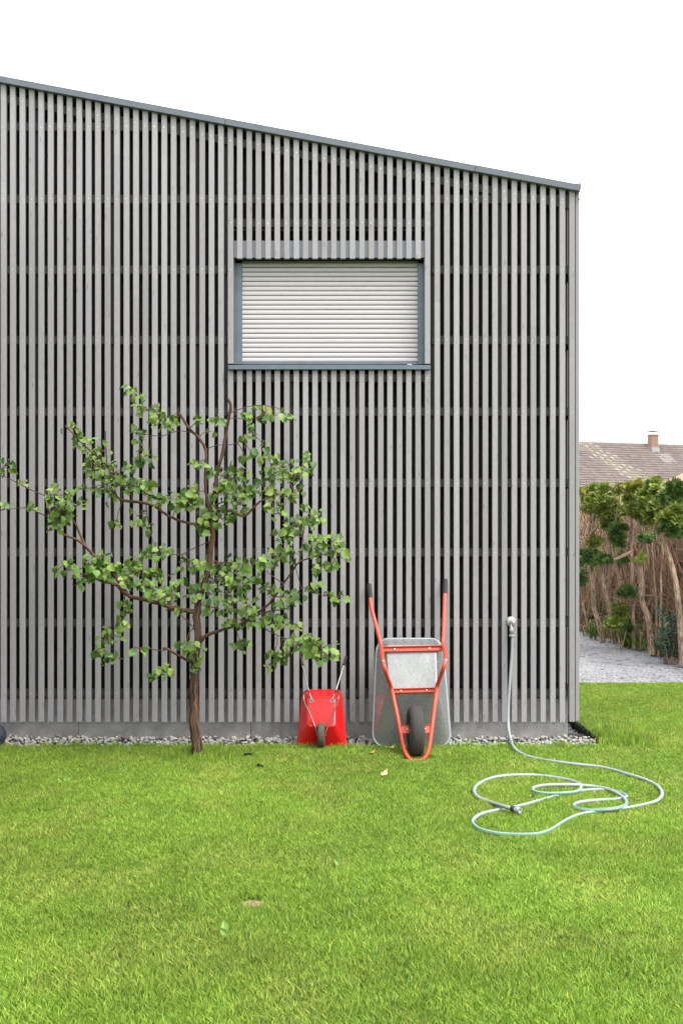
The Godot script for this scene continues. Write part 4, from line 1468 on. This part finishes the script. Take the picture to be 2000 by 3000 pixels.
func mix_ring(a, b, t) -> PackedVector3Array:
	var r = PackedVector3Array()
	for i in a.size():
		r.append(a[i].lerp(b[i], t))
	return r

func wheel_parts(root, c: Vector3, axis: Vector3, R, W, tyre_m, rim_m, called = "wheel"):
	var st = mb()
	var prof = []
	var n = 22
	for k in n + 1:
		var a = PI * (k / float(n)) - PI / 2
		var along = sin(a) * W / 2
		var out = R - W * 0.42 + cos(a) * W * 0.42
		var flat = minf(out, R - 0.002)
		if absf(along) < W * 0.36 and k % 4 == 1:
			flat -= 0.0035
		prof.append([flat, along])
	prof.append([R * 0.55, W * 0.36])
	prof.push_front([R * 0.55, -W * 0.36])
	lathe(st, aim(axis, c), prof, 48)
	var wh = put(called, done(st, tyre_m), root)
	st = mb()
	lathe(st, aim(axis, c), [[0.001, -W * 0.22], [R * 0.2, -W * 0.24], [R * 0.3, -W * 0.1], [R * 0.5, -W * 0.16], [R * 0.56, -W * 0.33], [R * 0.56, W * 0.33], [R * 0.5, W * 0.16], [R * 0.3, W * 0.1], [R * 0.2, W * 0.24], [0.001, W * 0.22]], 32)
	put("rim", done(st, rim_m), wh, -wh.position - root.position)
	return wh

func build_big_barrow():
	var l = Lean.new(0.85, 0.85, -0.526)
	var xc = 0.578
	var o = thing("wheelbarrow", "large galvanised wheelbarrow with orange red tube frame, upended against the slats", "wheelbarrow", Vector3(xc, 0, 0.7))
	# zoomed study of both barrows -> photograph
	var z3 = func(x, y) -> Vector2: return Vector2(820.0 + x / 2.7034, 1660.0 + y / 2.7034)
	# tray: from the flat floor out to the rolled rim
	var floor_ring = tray_ring(l, xc - 0.008, 0.60, 0.985, 0.192, 0.208, 0.035, -0.045, -0.035)
	var rim_ring = tray_ring(l, xc - 0.012, 0.235, 1.085, 0.318, 0.272, 0.11, -0.372, -0.13)
	var st = mb()
	var inner = []
	for t in [[0.90, 0.0], [0.96, 0.0]]:
		inner.append(tray_ring(l, xc - 0.008, 0.60 + 0.2 * (1 - t[0]), 0.985 - 0.2 * (1 - t[0]), 0.192 * t[0], 0.208 * t[0], 0.03, -0.0435, -0.0335))
	var rings = [inner[0], inner[1], floor_ring]
	for t in [0.03, 0.08, 0.3, 0.55, 0.8, 0.93, 1.0]:
		rings.append(mix_ring(floor_ring, rim_ring, t))
	loft(st, rings)
	var c = Vector3.ZERO
	for p in rings[0]:
		c += p / rings[0].size()
	st.set_smooth_group(0)
	for j in rings[0].size():
		tri(st, c, rings[0][(j + 1) % rings[0].size()], rings[0][j])
	var tray = put("tray", done(st, M.galvanised), o)
	st = mb()
	var roll = []
	for p in rim_ring:
		roll.append(v4(p, 0.0105))
	tube(st, roll, 8, 0, 1.0, 0.0, 0.0, true)
	mat("galvanised_rim", 0.34, 0.355, 0.365, 0.45, 0.55)
	put("rim_roll", done(st, M.galvanised_rim), tray)
	# frame: one bent tube from grip to grip, with the legs bulging outwards
	var left = [[714, 246, 0.0], [718, 290, 0.0], [735, 375, 0.0], [775, 520, 0.0], [798, 615, 0.0], [804, 650, 0.02], [808, 700, 0.10], [816, 755, 0.19], [830, 810, 0.20], [850, 875, 0.12], [877, 945, 0.02], [890, 1000, 0.0], [905, 1075, 0.0], [932, 1200, 0.0], [957, 1330, 0.0], [978, 1430, 0.0], [1000, 1492, 0.0], [1035, 1530, 0.0], [1080, 1545, 0.0]]
	var right = [[1304, 212, 0.0], [1303, 260, 0.0], [1300, 350, 0.0], [1295, 500, 0.0], [1289, 605, 0.0], [1296, 640, 0.04], [1308, 690, 0.12], [1308, 745, 0.20], [1294, 800, 0.20], [1270, 865, 0.12], [1245, 940, 0.02], [1235, 1000, 0.0], [1227, 1075, 0.0], [1211, 1200, 0.0], [1194, 1330, 0.0], [1180, 1420, 0.0], [1163, 1482, 0.0], [1130, 1526, 0.0], [1080, 1545, 0.0]]
	st = mb()
	var feet = []
	for side in [left, right]:
		var path = []
		for e in side:
			var q = z3.call(e[0], e[1])
			path.append(v4(l.seen(q.x, q.y, e[2]), 0.0165))
		feet.append([path[7], path[8]])
		tube(st, spline(path, 5), 12)
	var fr = put("frame", done(st, M.orange_paint), o)
	# worn bare steel where the feet rub
	for ft in feet:
		st = mb()
		var a = v3(ft[0])
		var b = v3(ft[1])
		var m = a.lerp(b, 0.15)
		var d = (b - a) * 0.25
		tube(st, [v4(m - d + l.p(0, 0, 0.004) - l.p(0, 0, 0), 0.0140), v4(m + l.p(0, 0, 0.0055) - l.p(0, 0, 0), 0.0150), v4(m + d + l.p(0, 0, 0.004) - l.p(0, 0, 0), 0.0140)], 10)
		put("worn_foot", done(st, M.worn_steel), fr)
	# grips
	for g in [[[704, 140], [714, 250]], [[1307, 104], [1304, 216]]]:
		st = mb()
		var a = z3.call(g[0][0], g[0][1])
		var b = z3.call(g[1][0], g[1][1])
		var pa = l.seen(a.x, a.y, 0.0)
		var pb = l.seen(b.x, b.y, 0.0)
		var path = []
		for k in 15:
			var t = k / 14.0
			path.append(v4(pa.lerp(pb, t), 0.0185 + (0.0012 if k % 2 == 0 else 0.0) if k > 0 and k < 14 else 0.019))
		tube(st, path, 12)
		put("grip", done(st, M.grip), o)
	# two angle bars under the tray, each with two bolts
	for bar in [[806, 1287, 652, 642, 0.036, [904, 1180]], [893, 1222, 982, 974, 0.030, [954, 1158]]]:
		var a = l.seen(z3.call(bar[0], bar[2]).x, z3.call(bar[0], bar[2]).y, 0.0)
		var b = l.seen(z3.call(bar[1], bar[3]).x, z3.call(bar[1], bar[3]).y, 0.0)
		var along = (b - a).normalized()
		var out = Vector3(0, l.ny, l.nz)
		var up = out.cross(along).normalized()
		out = along.cross(up)
		st = mb()
		box(st, Transform3D(Basis(along, up, out), (a + b) / 2 - out * 0.012), Vector3(a.distance_to(b), bar[4], 0.005), 0.001)
		box(st, Transform3D(Basis(along, up, out), (a + b) / 2 + up * (bar[4] / 2 - 0.002) - out * 0.002), Vector3(a.distance_to(b), 0.005, 0.024), 0.001)
		box(st, Transform3D(Basis(along, up, out), (a + b) / 2 - up * (bar[4] / 2 - 0.002) - out * 0.026), Vector3(a.distance_to(b) * 0.98, 0.004, 0.022), 0.001)
		var cb = put("cross_bar", done(st, M.orange_paint), o)
		for bxx in bar[5]:
			var t = float(bxx - bar[0]) / (bar[1] - bar[0])
			st = mb()
			lathe(st, aim(out, a.lerp(b, t) - out * 0.0095), [[0.0105, 0.0], [0.0105, 0.003], [0.0085, 0.0065], [0.004, 0.0085], [0.0005, 0.009]], 10)
			put("bolt", done(st, M.brass), cb)
	# wheel, axle plates and braces
	var wc = l.seen(z3.call(1072, 1300).x, z3.call(1072, 1300).y, -0.03)
	var wz = Vector3(1, 0, -0.05).normalized()
	wheel_parts(o, wc, wz, 0.198, 0.112, M.tyre, M.worn_steel)
	st = mb()
	tube(st, [v4(wc - wz * 0.10, 0.009), v4(wc + wz * 0.10, 0.009)], 10)
	put("axle", done(st, M.worn_steel), o)
	for s in [[960, 1022, 1255, 1325], [1132, 1186, 1250, 1325]]:
		st = mb()
		var a = l.seen(z3.call(s[0], s[2]).x, z3.call(s[0], s[2]).y, 0.012)
		var b = l.seen(z3.call(s[1], s[3]).x, z3.call(s[1], s[3]).y, 0.012)
		var cc = (a + b) / 2
		var up = Vector3(0, l.uy, l.uz)
		var out = Vector3(0, l.ny, l.nz)
		box(st, Transform3D(Basis(Vector3(1, 0, 0), up, out), cc), Vector3(absf(b.x - a.x), 0.062, 0.004), 0.001)
		box(st, Transform3D(Basis(Vector3(1, 0, 0), up, out), cc + up * 0.031 + out * 0.008 - out * 0.02), Vector3(absf(b.x - a.x), 0.004, 0.045), 0.001)
		var pl = put("axle_plate", done(st, M.orange_paint), o)
		st = mb()
		var inner_x = b.x - 0.012 if s[0] < 1000 else a.x + 0.012
		lathe(st, aim(out, Vector3(inner_x, cc.y, cc.z) + out * 0.002), [[0.009, 0.0], [0.009, 0.005], [0.004, 0.008], [0.0005, 0.0085]], 8)
		put("bolt", done(st, M.brass), pl)
		st = mb()
		var edge = (a.x + 0.012) if s[0] < 1000 else (b.x - 0.012)
		var low = l.p(edge + (0.006 if s[0] < 1000 else -0.006), l.s_at(z3.call(0, 1420).y, -0.02), -0.02)
		tube(st, [v4(Vector3(edge, cc.y - 0.02, cc.z - 0.01), 0.004), v4(low, 0.004)], 6)
		put("brace", done(st, M.orange_paint), o)

func build_toy_barrow():
	var l = Lean.new(0.41, 0.884, -0.468)
	var xc = -0.160
	var o = thing("toy_wheelbarrow", "small red plastic child's wheelbarrow with thin chrome handles, upended against the slats", "wheelbarrow", Vector3(xc, 0, 0.45))
	var z6 = func(x, y) -> Vector2: return Vector2(860.0 + x / 7.588, 1900.0 + y / 7.588)
	var rim = tray_ring(l, xc, -0.01, 0.487, 0.203, 0.158, 0.055, 0.0, 0.0)
	var flo = tray_ring(l, xc, 0.128, 0.408, 0.116, 0.116, 0.03, 0.165, 0.088)
	var inn = tray_ring(l, xc, 0.140, 0.396, 0.104, 0.104, 0.024, 0.1665, 0.0945)
	var inn0 = tray_ring(l, xc, 0.150, 0.386, 0.094, 0.094, 0.02, 0.1640, 0.0960)
	var lip = tray_ring(l, xc, -0.01, 0.487, 0.203, 0.158, 0.055, -0.014, -0.014, 0.002)
	var lip0 = tray_ring(l, xc, -0.01, 0.487, 0.203, 0.158, 0.055, 0.004, 0.004, 0.004)
	var st = mb()
	var rings = [inn0, inn, flo]
	for t in [0.05, 0.12, 0.4, 0.7, 0.92]:
		rings.append(mix_ring(flo, rim, t))
	rings.append_array([lip0, lip])
	loft(st, rings)
	var c = Vector3.ZERO
	for p in inn0:
		c += p / inn0.size()
	st.set_smooth_group(0)
	for j in inn0.size():
		tri(st, c, inn0[(j + 1) % inn0.size()], inn0[j])
	var tray = put("tray", done(st, M.red_plastic), o)
	st = mb()      # raised bead round the floor
	var bead = []
	for p in tray_ring(l, xc, 0.148, 0.388, 0.097, 0.097, 0.02, 0.1645, 0.0965):
		bead.append(v4(p, 0.0035))
	tube(st, bead, 6, 0, 1.0, 0.0, 0.0, true)
	put("floor_bead", done(st, M.red_plastic), tray)
	# bent tubes from the axle up to the legs and back to the handles
	var loops = [[[522, 1880, 0.170], [475, 1740, 0.178], [430, 1630, 0.182], [335, 1400, 0.195], [250, 1225, 0.210], [224, 1120, 0.215], [228, 1030, 0.205], [255, 965, 0.18], [295, 938, 0.145], [330, 950, 0.112], [345, 1000, 0.105]], [[702, 1880, 0.170], [755, 1740, 0.178], [810, 1620, 0.182], [885, 1420, 0.195], [965, 1230, 0.210], [992, 1120, 0.215], [1000, 1040, 0.205], [990, 970, 0.18], [965, 935, 0.145], [938, 945, 0.112], [925, 990, 0.105]]]
	for lp in loops:
		st = mb()
		var path = []
		for e in lp:
			var q = z6.call(e[0], e[1])
			path.append(v4(l.seen(q.x, q.y, e[2]), 0.0064))
		tube(st, spline(path, 4), 9)
		put("leg", done(st, M.chrome), o)
	for hd in [[[165, 185], [195, 370], [335, 950], [400, 1140]], [[1165, 185], [1115, 370], [935, 950], [862, 1130]]]:
		var pts = []
		var es = [0.0, 0.022, 0.095, 0.105]
		for k in 4:
			var q = z6.call(hd[k][0], hd[k][1])
			pts.append(l.seen(q.x, q.y, es[k]))
		st = mb()
		tube(st, [v4(pts[0], 0.0066), v4(pts[1], 0.0066), v4(pts[2], 0.0066), v4(pts[3], 0.007)], 9)
		var ha = put("handle", done(st, M.chrome_bright), o)
		st = mb()
		var gp = []
		for k in 11:
			gp.append(v4(pts[0].lerp(pts[1], k / 10.0), [0.010, 0.0112, 0.0118, 0.0112, 0.0118, 0.0112, 0.0118, 0.0112, 0.0118, 0.0118, 0.0145][k]))
		tube(st, gp, 10)
		put("grip", done(st, M.grip), ha)
		# folded bracket on the tray floor
		st = mb()
		var q = z6.call(405 if hd[0][0] < 500 else 855, 1165)
		var s = l.s_at(q.y, 0.108)
		var bp = l.seen(q.x, q.y, 0.108)
		var n = (l.p(0, 0.0, 0.165 + 0.045) - l.p(0, 0.14, 0.165)).normalized()
		var fl = Vector3(0, 0.077, 0.28).normalized()
		fl = Vector3(0, l.uy * 0.275 + l.ny * 1.0, l.uz * 0.275 + l.nz * 1.0).normalized()
		var tang = fl.cross(Vector3(1, 0, 0)).normalized()
		bp = l.seen(q.x, q.y, lerpf(0.165, 0.088, (s - 0.128) / 0.28) + 0.004)
		var turn = Basis(fl, 0.35 if hd[0][0] < 500 else -0.35)
		box(st, Transform3D(turn * Basis(Vector3(1, 0, 0), tang, fl), bp), Vector3(0.032, 0.036, 0.005), 0.0015)
		var bk = put("bracket", done(st, M.chrome_bright), o)
		st = mb()
		lathe(st, aim(fl, bp + fl * 0.0025), [[0.0045, 0.0], [0.0045, 0.002], [0.0005, 0.003]], 8)
		put("screw", done(st, M.dark), bk)
	var q = z6.call(612, 1920)
	var wc = l.seen(q.x, q.y, 0.168)
	wc.y = maxf(wc.y, 0.105)
	wheel_parts(o, wc, Vector3(1, 0, 0.02), 0.100, 0.058, M.toy_tyre, M.red_plastic)
	st = mb()
	tube(st, [v4(wc - Vector3(0.042, 0, 0), 0.005), v4(wc + Vector3(0.042, 0, 0), 0.005)], 8)
	put("axle", done(st, M.chrome), o)

# ---------------------------------------------------------------- tap and hose
func build_tap_and_hose():
	var c = at(1496, 1821, 0.012)
	var o = thing("wall_tap", "round metal garden tap with a hose coupling fixed on the timber slats", "tap", Vector3(c.x, c.y, 0.0))
	var st = mb()
	var out = aim(Vector3(0, 0, 1), Vector3(c.x, c.y, 0.001))
	lathe(st, out, [[0.0005, 0.0], [0.0425, 0.0], [0.0430, 0.006], [0.040, 0.013], [0.030, 0.019], [0.0005, 0.022]], 28)
	put("rosette", done(st, M.tap_metal), o)
	st = mb()
	var n = c + Vector3(0.010, -0.008, 0)
	tube(st, [v4(Vector3(n.x - 0.004, n.y + 0.008, 0.018), 0.013), v4(Vector3(n.x, n.y + 0.001, 0.050), 0.012)], 14)
	var body = put("valve_body", done(st, M.tap_metal), o)
	st = mb()
	lathe(st, aim(Vector3(0.1, -0.25, 1), Vector3(n.x, n.y, 0.050)), [[0.0145, 0.0], [0.0150, 0.008], [0.0125, 0.016], [0.0055, 0.018], [0.0035, 0.013], [0.0005, 0.013]], 14)
	put("knob", done(st, M.tap_metal), body)
	for s in [-1, 1]:
		st = mb()
		lathe(st, aim(Vector3(0, 0, 1), Vector3(c.x + 0.006 + 0.011 * s, c.y + 0.018, 0.0165)), [[0.0048, 0.0], [0.0048, 0.004], [0.0005, 0.005]], 8)
		put("screw", done(st, M.connector_dark), body)
	st = mb()
	var sp = Vector3(at(1497.5, 1840, 0.05).x, 0, 0.045)
	tube(st, spline([v4(Vector3(n.x - 0.004, n.y - 0.004, 0.036), 0.010), v4(Vector3(sp.x - 0.003, at(0, 1834, 0.05).y, 0.044), 0.011), v4(Vector3(sp.x, at(0, 1842, 0.05).y, 0.046), 0.016)], 4), 14)
	put("spout", done(st, M.tap_metal), o)
	# hose with its couplings
	var foot = on_ground(1500, 2200)
	var h = thing("garden_hose", "pale grey garden hose with a green stripe from the tap to loops on the lawn", "hose", Vector3(foot.x, 0, foot.z))
	st = mb()
	var yy = func(q): return at(0, q, 0.05).y
	lathe(st, aim(Vector3(0, -1, 0), Vector3(sp.x, yy.call(1842.5), 0.046)), [[0.0005, 0.0], [0.0165, 0.0], [0.0170, 0.010], [0.0165, 0.030], [0.015, 0.031], [0.014, 0.036]], 16)
	put("coupling", done(st, M.connector), h)
	st = mb()
	lathe(st, aim(Vector3(0, -1, 0), Vector3(sp.x + 0.001, yy.call(1854.5), 0.046)), [[0.0135, 0.0], [0.0150, 0.003], [0.0150, 0.008], [0.0185, 0.0085], [0.0185, 0.012], [0.0005, 0.012]], 16)
	put("coupling_ring", done(st, M.connector_dark), h)
	st = mb()
	lathe(st, aim(Vector3(0, -1, 0), Vector3(sp.x + 0.001, yy.call(1858.3), 0.046)), [[0.0005, 0.0], [0.0205, 0.0], [0.0210, 0.004], [0.0210, 0.018], [0.0195, 0.022], [0.0005, 0.022]], 16)
	put("coupling_nut", done(st, M.connector), h)
	# [x, y] in a zoomed study (2.24 per photo pixel); the first ones hang on the wall at depth z, the others lie on the grass
	var hang = [[447, 246, 0.046], [446, 300, 0.046], [445, 360, 0.05], [437, 470, 0.06], [428, 600, 0.08], [421, 720, 0.11], [420, 810, 0.15], [424, 870, 0.20], [436, 930, 0.27]]
	var lie = [[452, 975], [490, 1015], [545, 1042], [630, 1062], [720, 1077], [860, 1095], [1000, 1110], [1100, 1130], [1200, 1160], [1300, 1190], [1380, 1226], [1420, 1262], [1428, 1300], [1390, 1338], [1300, 1364], [1200, 1383], [1100, 1396], [1000, 1408], [920, 1420], [850, 1440], [790, 1470], [740, 1502], [690, 1532], [620, 1553], [530, 1559], [430, 1557], [330, 1547], [240, 1525], [196, 1496], [186, 1470], [210, 1440], [260, 1417], [330, 1401], [430, 1383], [540, 1358], [620, 1335], [700, 1313], [790, 1292], [900, 1270], [1000, 1262], [1110, 1271], [1180, 1292], [1190, 1311], [1130, 1325], [1020, 1331], [900, 1343], [850, 1361], [862, 1381], [930, 1396], [1080, 1391], [1170, 1373], [1197, 1345], [1160, 1302], [1080, 1262], [980, 1242], [850, 1231], [700, 1231], [606, 1243], [580, 1260], [604, 1279], [680, 1288], [800, 1285], [872, 1275], [897, 1250], [880, 1222], [800, 1195], [640, 1171], [530, 1166], [400, 1171], [300, 1190], [226, 1225], [197, 1265], [218, 1308], [290, 1340], [390, 1371], [452, 1388]]
	var path = []
	var R = 0.0118
	for e in hang:
		path.append(v4(at(1300.0 + e[0] / 2.24, 1750.0 + e[1] / 2.24, e[2]), R))
	for i in lie.size():
		var y = 0.032 + 0.003 * sin(i * 1.7)
		if i == 0:
			y = 0.06
		if i > 43 and i < 64:        # these turns lie over the ones below
			y += 0.014 if i in [49, 50, 51, 55, 56, 61, 62] else 0.006
		if i >= lie.size() - 2:
			y = 0.058
		path.append(v4(on_ground(1300.0 + lie[i][0] / 2.24, 1750.0 + lie[i][1] / 2.24, y), R))
	st = mb()
	tube(st, spline(path, 6), 12, 0, 1.0, 0.0, 0.012)
	put("tube", done(st, M.hose), h)
	var e0 = v3(path[-1])
	var d = (v3(path[-1]) - v3(path[-2])).normalized()
	st = mb()
	lathe(st, aim(d, e0 - d * 0.012), [[0.0005, 0.0], [0.0165, 0.0], [0.0185, 0.006], [0.0195, 0.016], [0.0195, 0.026], [0.0175, 0.030]], 16)
	put("end_nut", done(st, M.connector_dark), h)
	st = mb()
	lathe(st, aim(d, e0 + d * 0.018), [[0.0165, 0.0], [0.0180, 0.010], [0.0180, 0.034], [0.0150, 0.038], [0.0130, 0.030], [0.0005, 0.026]], 16)
	put("end_coupling", done(st, M.connector), h)

# ---------------------------------------------------------------- small things
func build_ball():
	var c = Vector3(at(-20, 2150, 0.42).x, 0.098, 0.40)
	var o = thing("garden_ball", "dark blue grey round ball at the left edge beside the pebbles", "ball", Vector3(c.x, 0, c.z))
	var st = mb()
	var prof = []
	for k in 25:
		var a = PI * k / 24.0
		prof.append([maxf(0.0005, 0.1 * sin(a) - (0.0012 if k in [8, 16] else 0.0)), -0.1 * cos(a)])
	lathe(st, aim(Vector3(0.2, 1, 0.3), c), prof, 36)
	put("shell", done(st, M.ball), o)
	st = mb()
	lathe(st, aim(Vector3(-0.8, 0.5, 0.3), c + Vector3(-0.8, 0.5, 0.3).normalized() * 0.0985), [[0.006, 0.0], [0.006, 0.002], [0.0005, 0.0025]], 10)
	put("valve", done(st, M.grip), o)

func lump(called, label, category, p: Vector3, r, m, group = ""):
	var st = mb()
	for k in 5:
		var c = Vector3(p.x, p.y, p.z) + Vector3(rf(-1, 1), rf(0.2, 0.7), rf(-0.7, 0.7)) * r * 0.8
		var s = r * rf(0.35, 0.6)
		var rings = []
		for i in 6:
			var lat = PI * (i / 5.0 - 0.5)
			var ring = PackedVector3Array()
			for j in 8:
				ring.append(c + Vector3(cos(lat) * cos(TAU * j / 8), sin(lat) * 0.8, cos(lat) * sin(TAU * j / 8)) * s * rf(0.8, 1.2))
			rings.append(ring)
		loft(st, rings)
	tag(put(called, done(st, m), self, Vector3.ZERO), label, category, group)

func build_small_things():
	var lumps = [[418, 2233, 0.026, "small black clump on the grass left of the fruit tree"], [728, 2214, 0.030, "small black clump on the grass left of the red barrow, nearest the wall"], [765, 2248, 0.028, "small black clump on the grass, lower of two below the red barrow's left"], [782, 2261, 0.016, "tiny black crumb on the grass below the other clumps"]]
	for e in lumps:
		lump("soil_clump", e[3], "soil clump", on_ground(e[0], e[1], 0.015), e[2], M.clod, "black clumps on the lawn")
	# fallen leaves
	var shape = leaf_shape(0.3, 0.3, 0.3)
	for e in [[1084, 2203, 0.080, "fallen_0", "fallen orange yellow leaf on the grass between the two wheelbarrows", 1.1], [1117, 2270, 0.065, "fallen_1", "pale yellow fallen leaf on the grass in front of the big wheelbarrow", 2.3], [1555, 2330, 0.055, "fallen_1", "pale yellow leaf on the grass inside the hose loop", 0.2], [1140, 2190, 0.06, "fallen_1", "narrow pale leaf on the grass under the galvanised tray", 1.5], [1862, 2340, 0.045, "fallen_2", "small brown leaf inside the right hand hose loop", 0.9], [1740, 2165, 0.06, "fallen_2", "orange brown leaf on the pebbles at the house corner", 0.4]]:
		var p = on_ground(e[0], e[1], 0.045)
		var mesh = shape.duplicate()
		mesh.surface_set_material(0, M[e[3]])
		var o = put("fallen_leaf", mesh, self, Vector3.ZERO)
		o.transform = Transform3D(Basis(Vector3.UP, e[5]) * Basis(Vector3(1, 0, 0), 1.25) * Basis.from_scale(Vector3(e[2] * 0.7, e[2], e[2])), p)
		tag(o, e[4], "leaf", "leaves lying on the grass")
	# broad weeds in the lawn
	for e in [[370, 2265, 0.07, 3, "broad leaved weed in the grass left of the fruit tree"], [663, 2757, 0.09, 2, "upright pale green weed leaf in the front lawn at the left"], [1000, 2547, 0.08, 2, "upright weed leaf in the middle of the front lawn"], [195, 2300, 0.06, 3, "small broad weed near the left edge of the lawn"], [755, 2710, 0.05, 2, "yellow green weed leaf right of the bare patch"], [1025, 2704, 0.05, 2, "short yellow green weed leaf in the front lawn near the centre"]]:
		var p = on_ground(e[0], e[1], 0.0)
		var o = thing("lawn_weed", e[4], "weed", p, "broad leaved weeds in the lawn")
		var lf = narrow_leaf(M.weed, 0.42)
		for k in e[3]:
			var l = put("leaf", lf, o, Vector3.ZERO)
			l.transform = aim(Vector3(rf(-0.7, 0.7), 1.0, rf(-0.3, 0.6)), Vector3(rf(-0.02, 0.02), 0.005, 0), e[2] * rf(0.85, 1.15))
	# worn patch of bare earth
	var st = mb()
	st.set_smooth_group(0)
	var c = on_ground(742, 2655, 0.004)
	var rings = []
	for r in [0.0, 0.5, 0.85, 1.0]:
		var ring = PackedVector3Array()
		for k in 18:
			var a = TAU * k / 18
			var w = 1.0 + 0.2 * sin(a * 3.0 + 1.0)
			ring.append(c + Vector3(cos(a) * 0.10 * r * w, 0.014 * (1.0 - r * r) + rf(-0.003, 0.003), sin(a) * 0.07 * r * w))
		rings.append(ring)
	loft(st, rings)
	var b = structure("bare_patch", done(st, M.bare), "small patch of bare brown earth in the front lawn", "earth")

# ---------------------------------------------------------------- grass
func build_grass():
	var tufts = []
	for k in 6:
		var st = mb()
		st.set_smooth_group(-1)
		for i in 15:
			var a = rf(0, TAU)
			var o = Vector3(cos(a), 0, sin(a)) * sqrt(rng.randf()) * 0.034
			var h = rf(0.016, 0.038)
			var lean = Vector3(rf(-1, 1), 0, rf(-1, 1)) * h * 0.72
			var w = rf(0.0013, 0.0023)
			var face = rf(0, TAU)
			var sd = Vector3(cos(face), 0, sin(face)) * w
			var pick = rng.randf()
			var col = Color(0.205, 0.340, 0.038)
			if pick < 0.30:
				col = Color(0.130, 0.265, 0.027)
			elif pick < 0.55:
				col = Color(0.310, 0.425, 0.054)
			elif pick > 0.975:
				col = Color(0.40, 0.38, 0.14)
			st.set_color(col * rf(0.85, 1.15))
			var p0 = o
			var p1 = o + Vector3(0, h * 0.6, 0) + lean * 0.35
			var p2 = o + Vector3(0, h, 0) + lean
			tri(st, p0 - sd, p1 - sd * 0.85, p1 + sd * 0.85)
			tri(st, p0 - sd, p1 + sd * 0.85, p0 + sd)
			tri(st, p1 - sd * 0.85, p2, p1 + sd * 0.85)
		tufts.append(done(st, M.grass))
	var patch = fast(0.55, 101, 3)
	var fine = fast(2.2, 102, 3)
	var dry = fast(1.1, 103, 3)
	var places = [[], [], [], [], [], []]
	var colors = [[], [], [], [], [], []]
	var bare = on_ground(742, 2655, 0.0)
	for field in 2:
		var count = 124000 if field == 0 else 38000
		var done_n = 0
		var tries = 0
		while done_n < count and tries < count * 4:
			tries += 1
			var p: Vector3
			if field == 0:
				p = Vector3(rf(-3.35, 3.75), 0, LAWN_FRONT - 0.015 + pow(rng.randf(), 0.9) * 4.95)
			else:
				p = Vector3(rf(LAWN_SIDE + 0.01, 5.0), 0, rf(PAVED, LAWN_FRONT))
			var d = CZ - p.z
			if absf(p.x) > d * 0.352 + (0.9 if p.x > 0.0 else 0.5):
				continue
			if Vector2((p.x - bare.x) / 0.085, (p.z - bare.z) / 0.06).length() < 0.95 + fine.get_noise_2d(p.x * 9, p.z * 9) * 0.5:
				continue
			var dr = dry.get_noise_2d(p.x, p.z) + 0.5 * fine.get_noise_2d(p.x, p.z)
			if dr > 0.42 and rng.randf() < 0.35:
				continue
			var n = patch.get_noise_2d(p.x, p.z)
			var s = 1.0 + 0.35 * patch.get_noise_2d(p.x + 40, p.z) + rf(-0.15, 0.2)
			if p.z < LAWN_FRONT + 0.06 and field == 0:
				s *= 0.8
			if field == 0 and p.x < 1.2 and p.z < 1.4:       # grass left longer towards the wall, also to deepen its shade
				s *= 0.9 + 0.35 * (smoothstep(0.45, 0.75, p.z)) * smoothstep(1.4, 0.6, p.z + 0.35 * patch.get_noise_2d(p.x * 2.0, 5.0))
			if field == 0 and p.z < LAWN_FRONT + 0.10:      # ragged edge: runners over the pebbles, some long tufts
				p.z -= maxf(0.0, 0.055 * patch.get_noise_2d(p.x * 9.0, 3.0) + 0.03 * fine.get_noise_2d(p.x * 6.0, 8.0)) + rf(0.0, 0.02)
				if rng.randf() < 0.10 + 0.25 * maxf(0.0, fine.get_noise_2d(p.x * 3.0, 1.0)):
					s *= rf(1.6, 2.6)
			var from_trunk = Vector2(p.x + 1.10, p.z - 0.79).length()
			if from_trunk < 0.28 and rng.randf() < 0.45 * (1.0 - from_trunk / 0.35):
				s *= rf(1.5, 2.8)
			if field == 1 and Vector2((p.x - 2.35) / 0.25, (p.z - 0.15) / 0.35).length() < 1.0 and rng.randf() < 0.25:
				s *= rf(1.5, 3.0)
			if Vector2(p.x - 0.59, p.z - 0.88).length() < 0.14:     # pressed flat under the nose of the barrow
				s *= 0.4
			var k = rng.randi() % 6
			var b = Basis(Vector3.UP, rf(0, TAU)) * Basis.from_scale(Vector3(1.0, s, 1.0) * rf(0.9, 1.15))
			places[k].append(Transform3D(b, p))
			var v = 1.0 + 0.18 * n + 0.15 * fine.get_noise_2d(p.x + 9, p.z) + rf(-0.12, 0.12)
			var y = smoothstep(-0.1, 0.6, dr)
			colors[k].append(Color(v * (1.0 + 0.22 * y), v * (1.0 + 0.04 * y), v * (1.0 + 0.4 * y)))
			done_n += 1
	for k in 6:
		scatter("grass", tufts[k], places[k], colors[k], lawn)
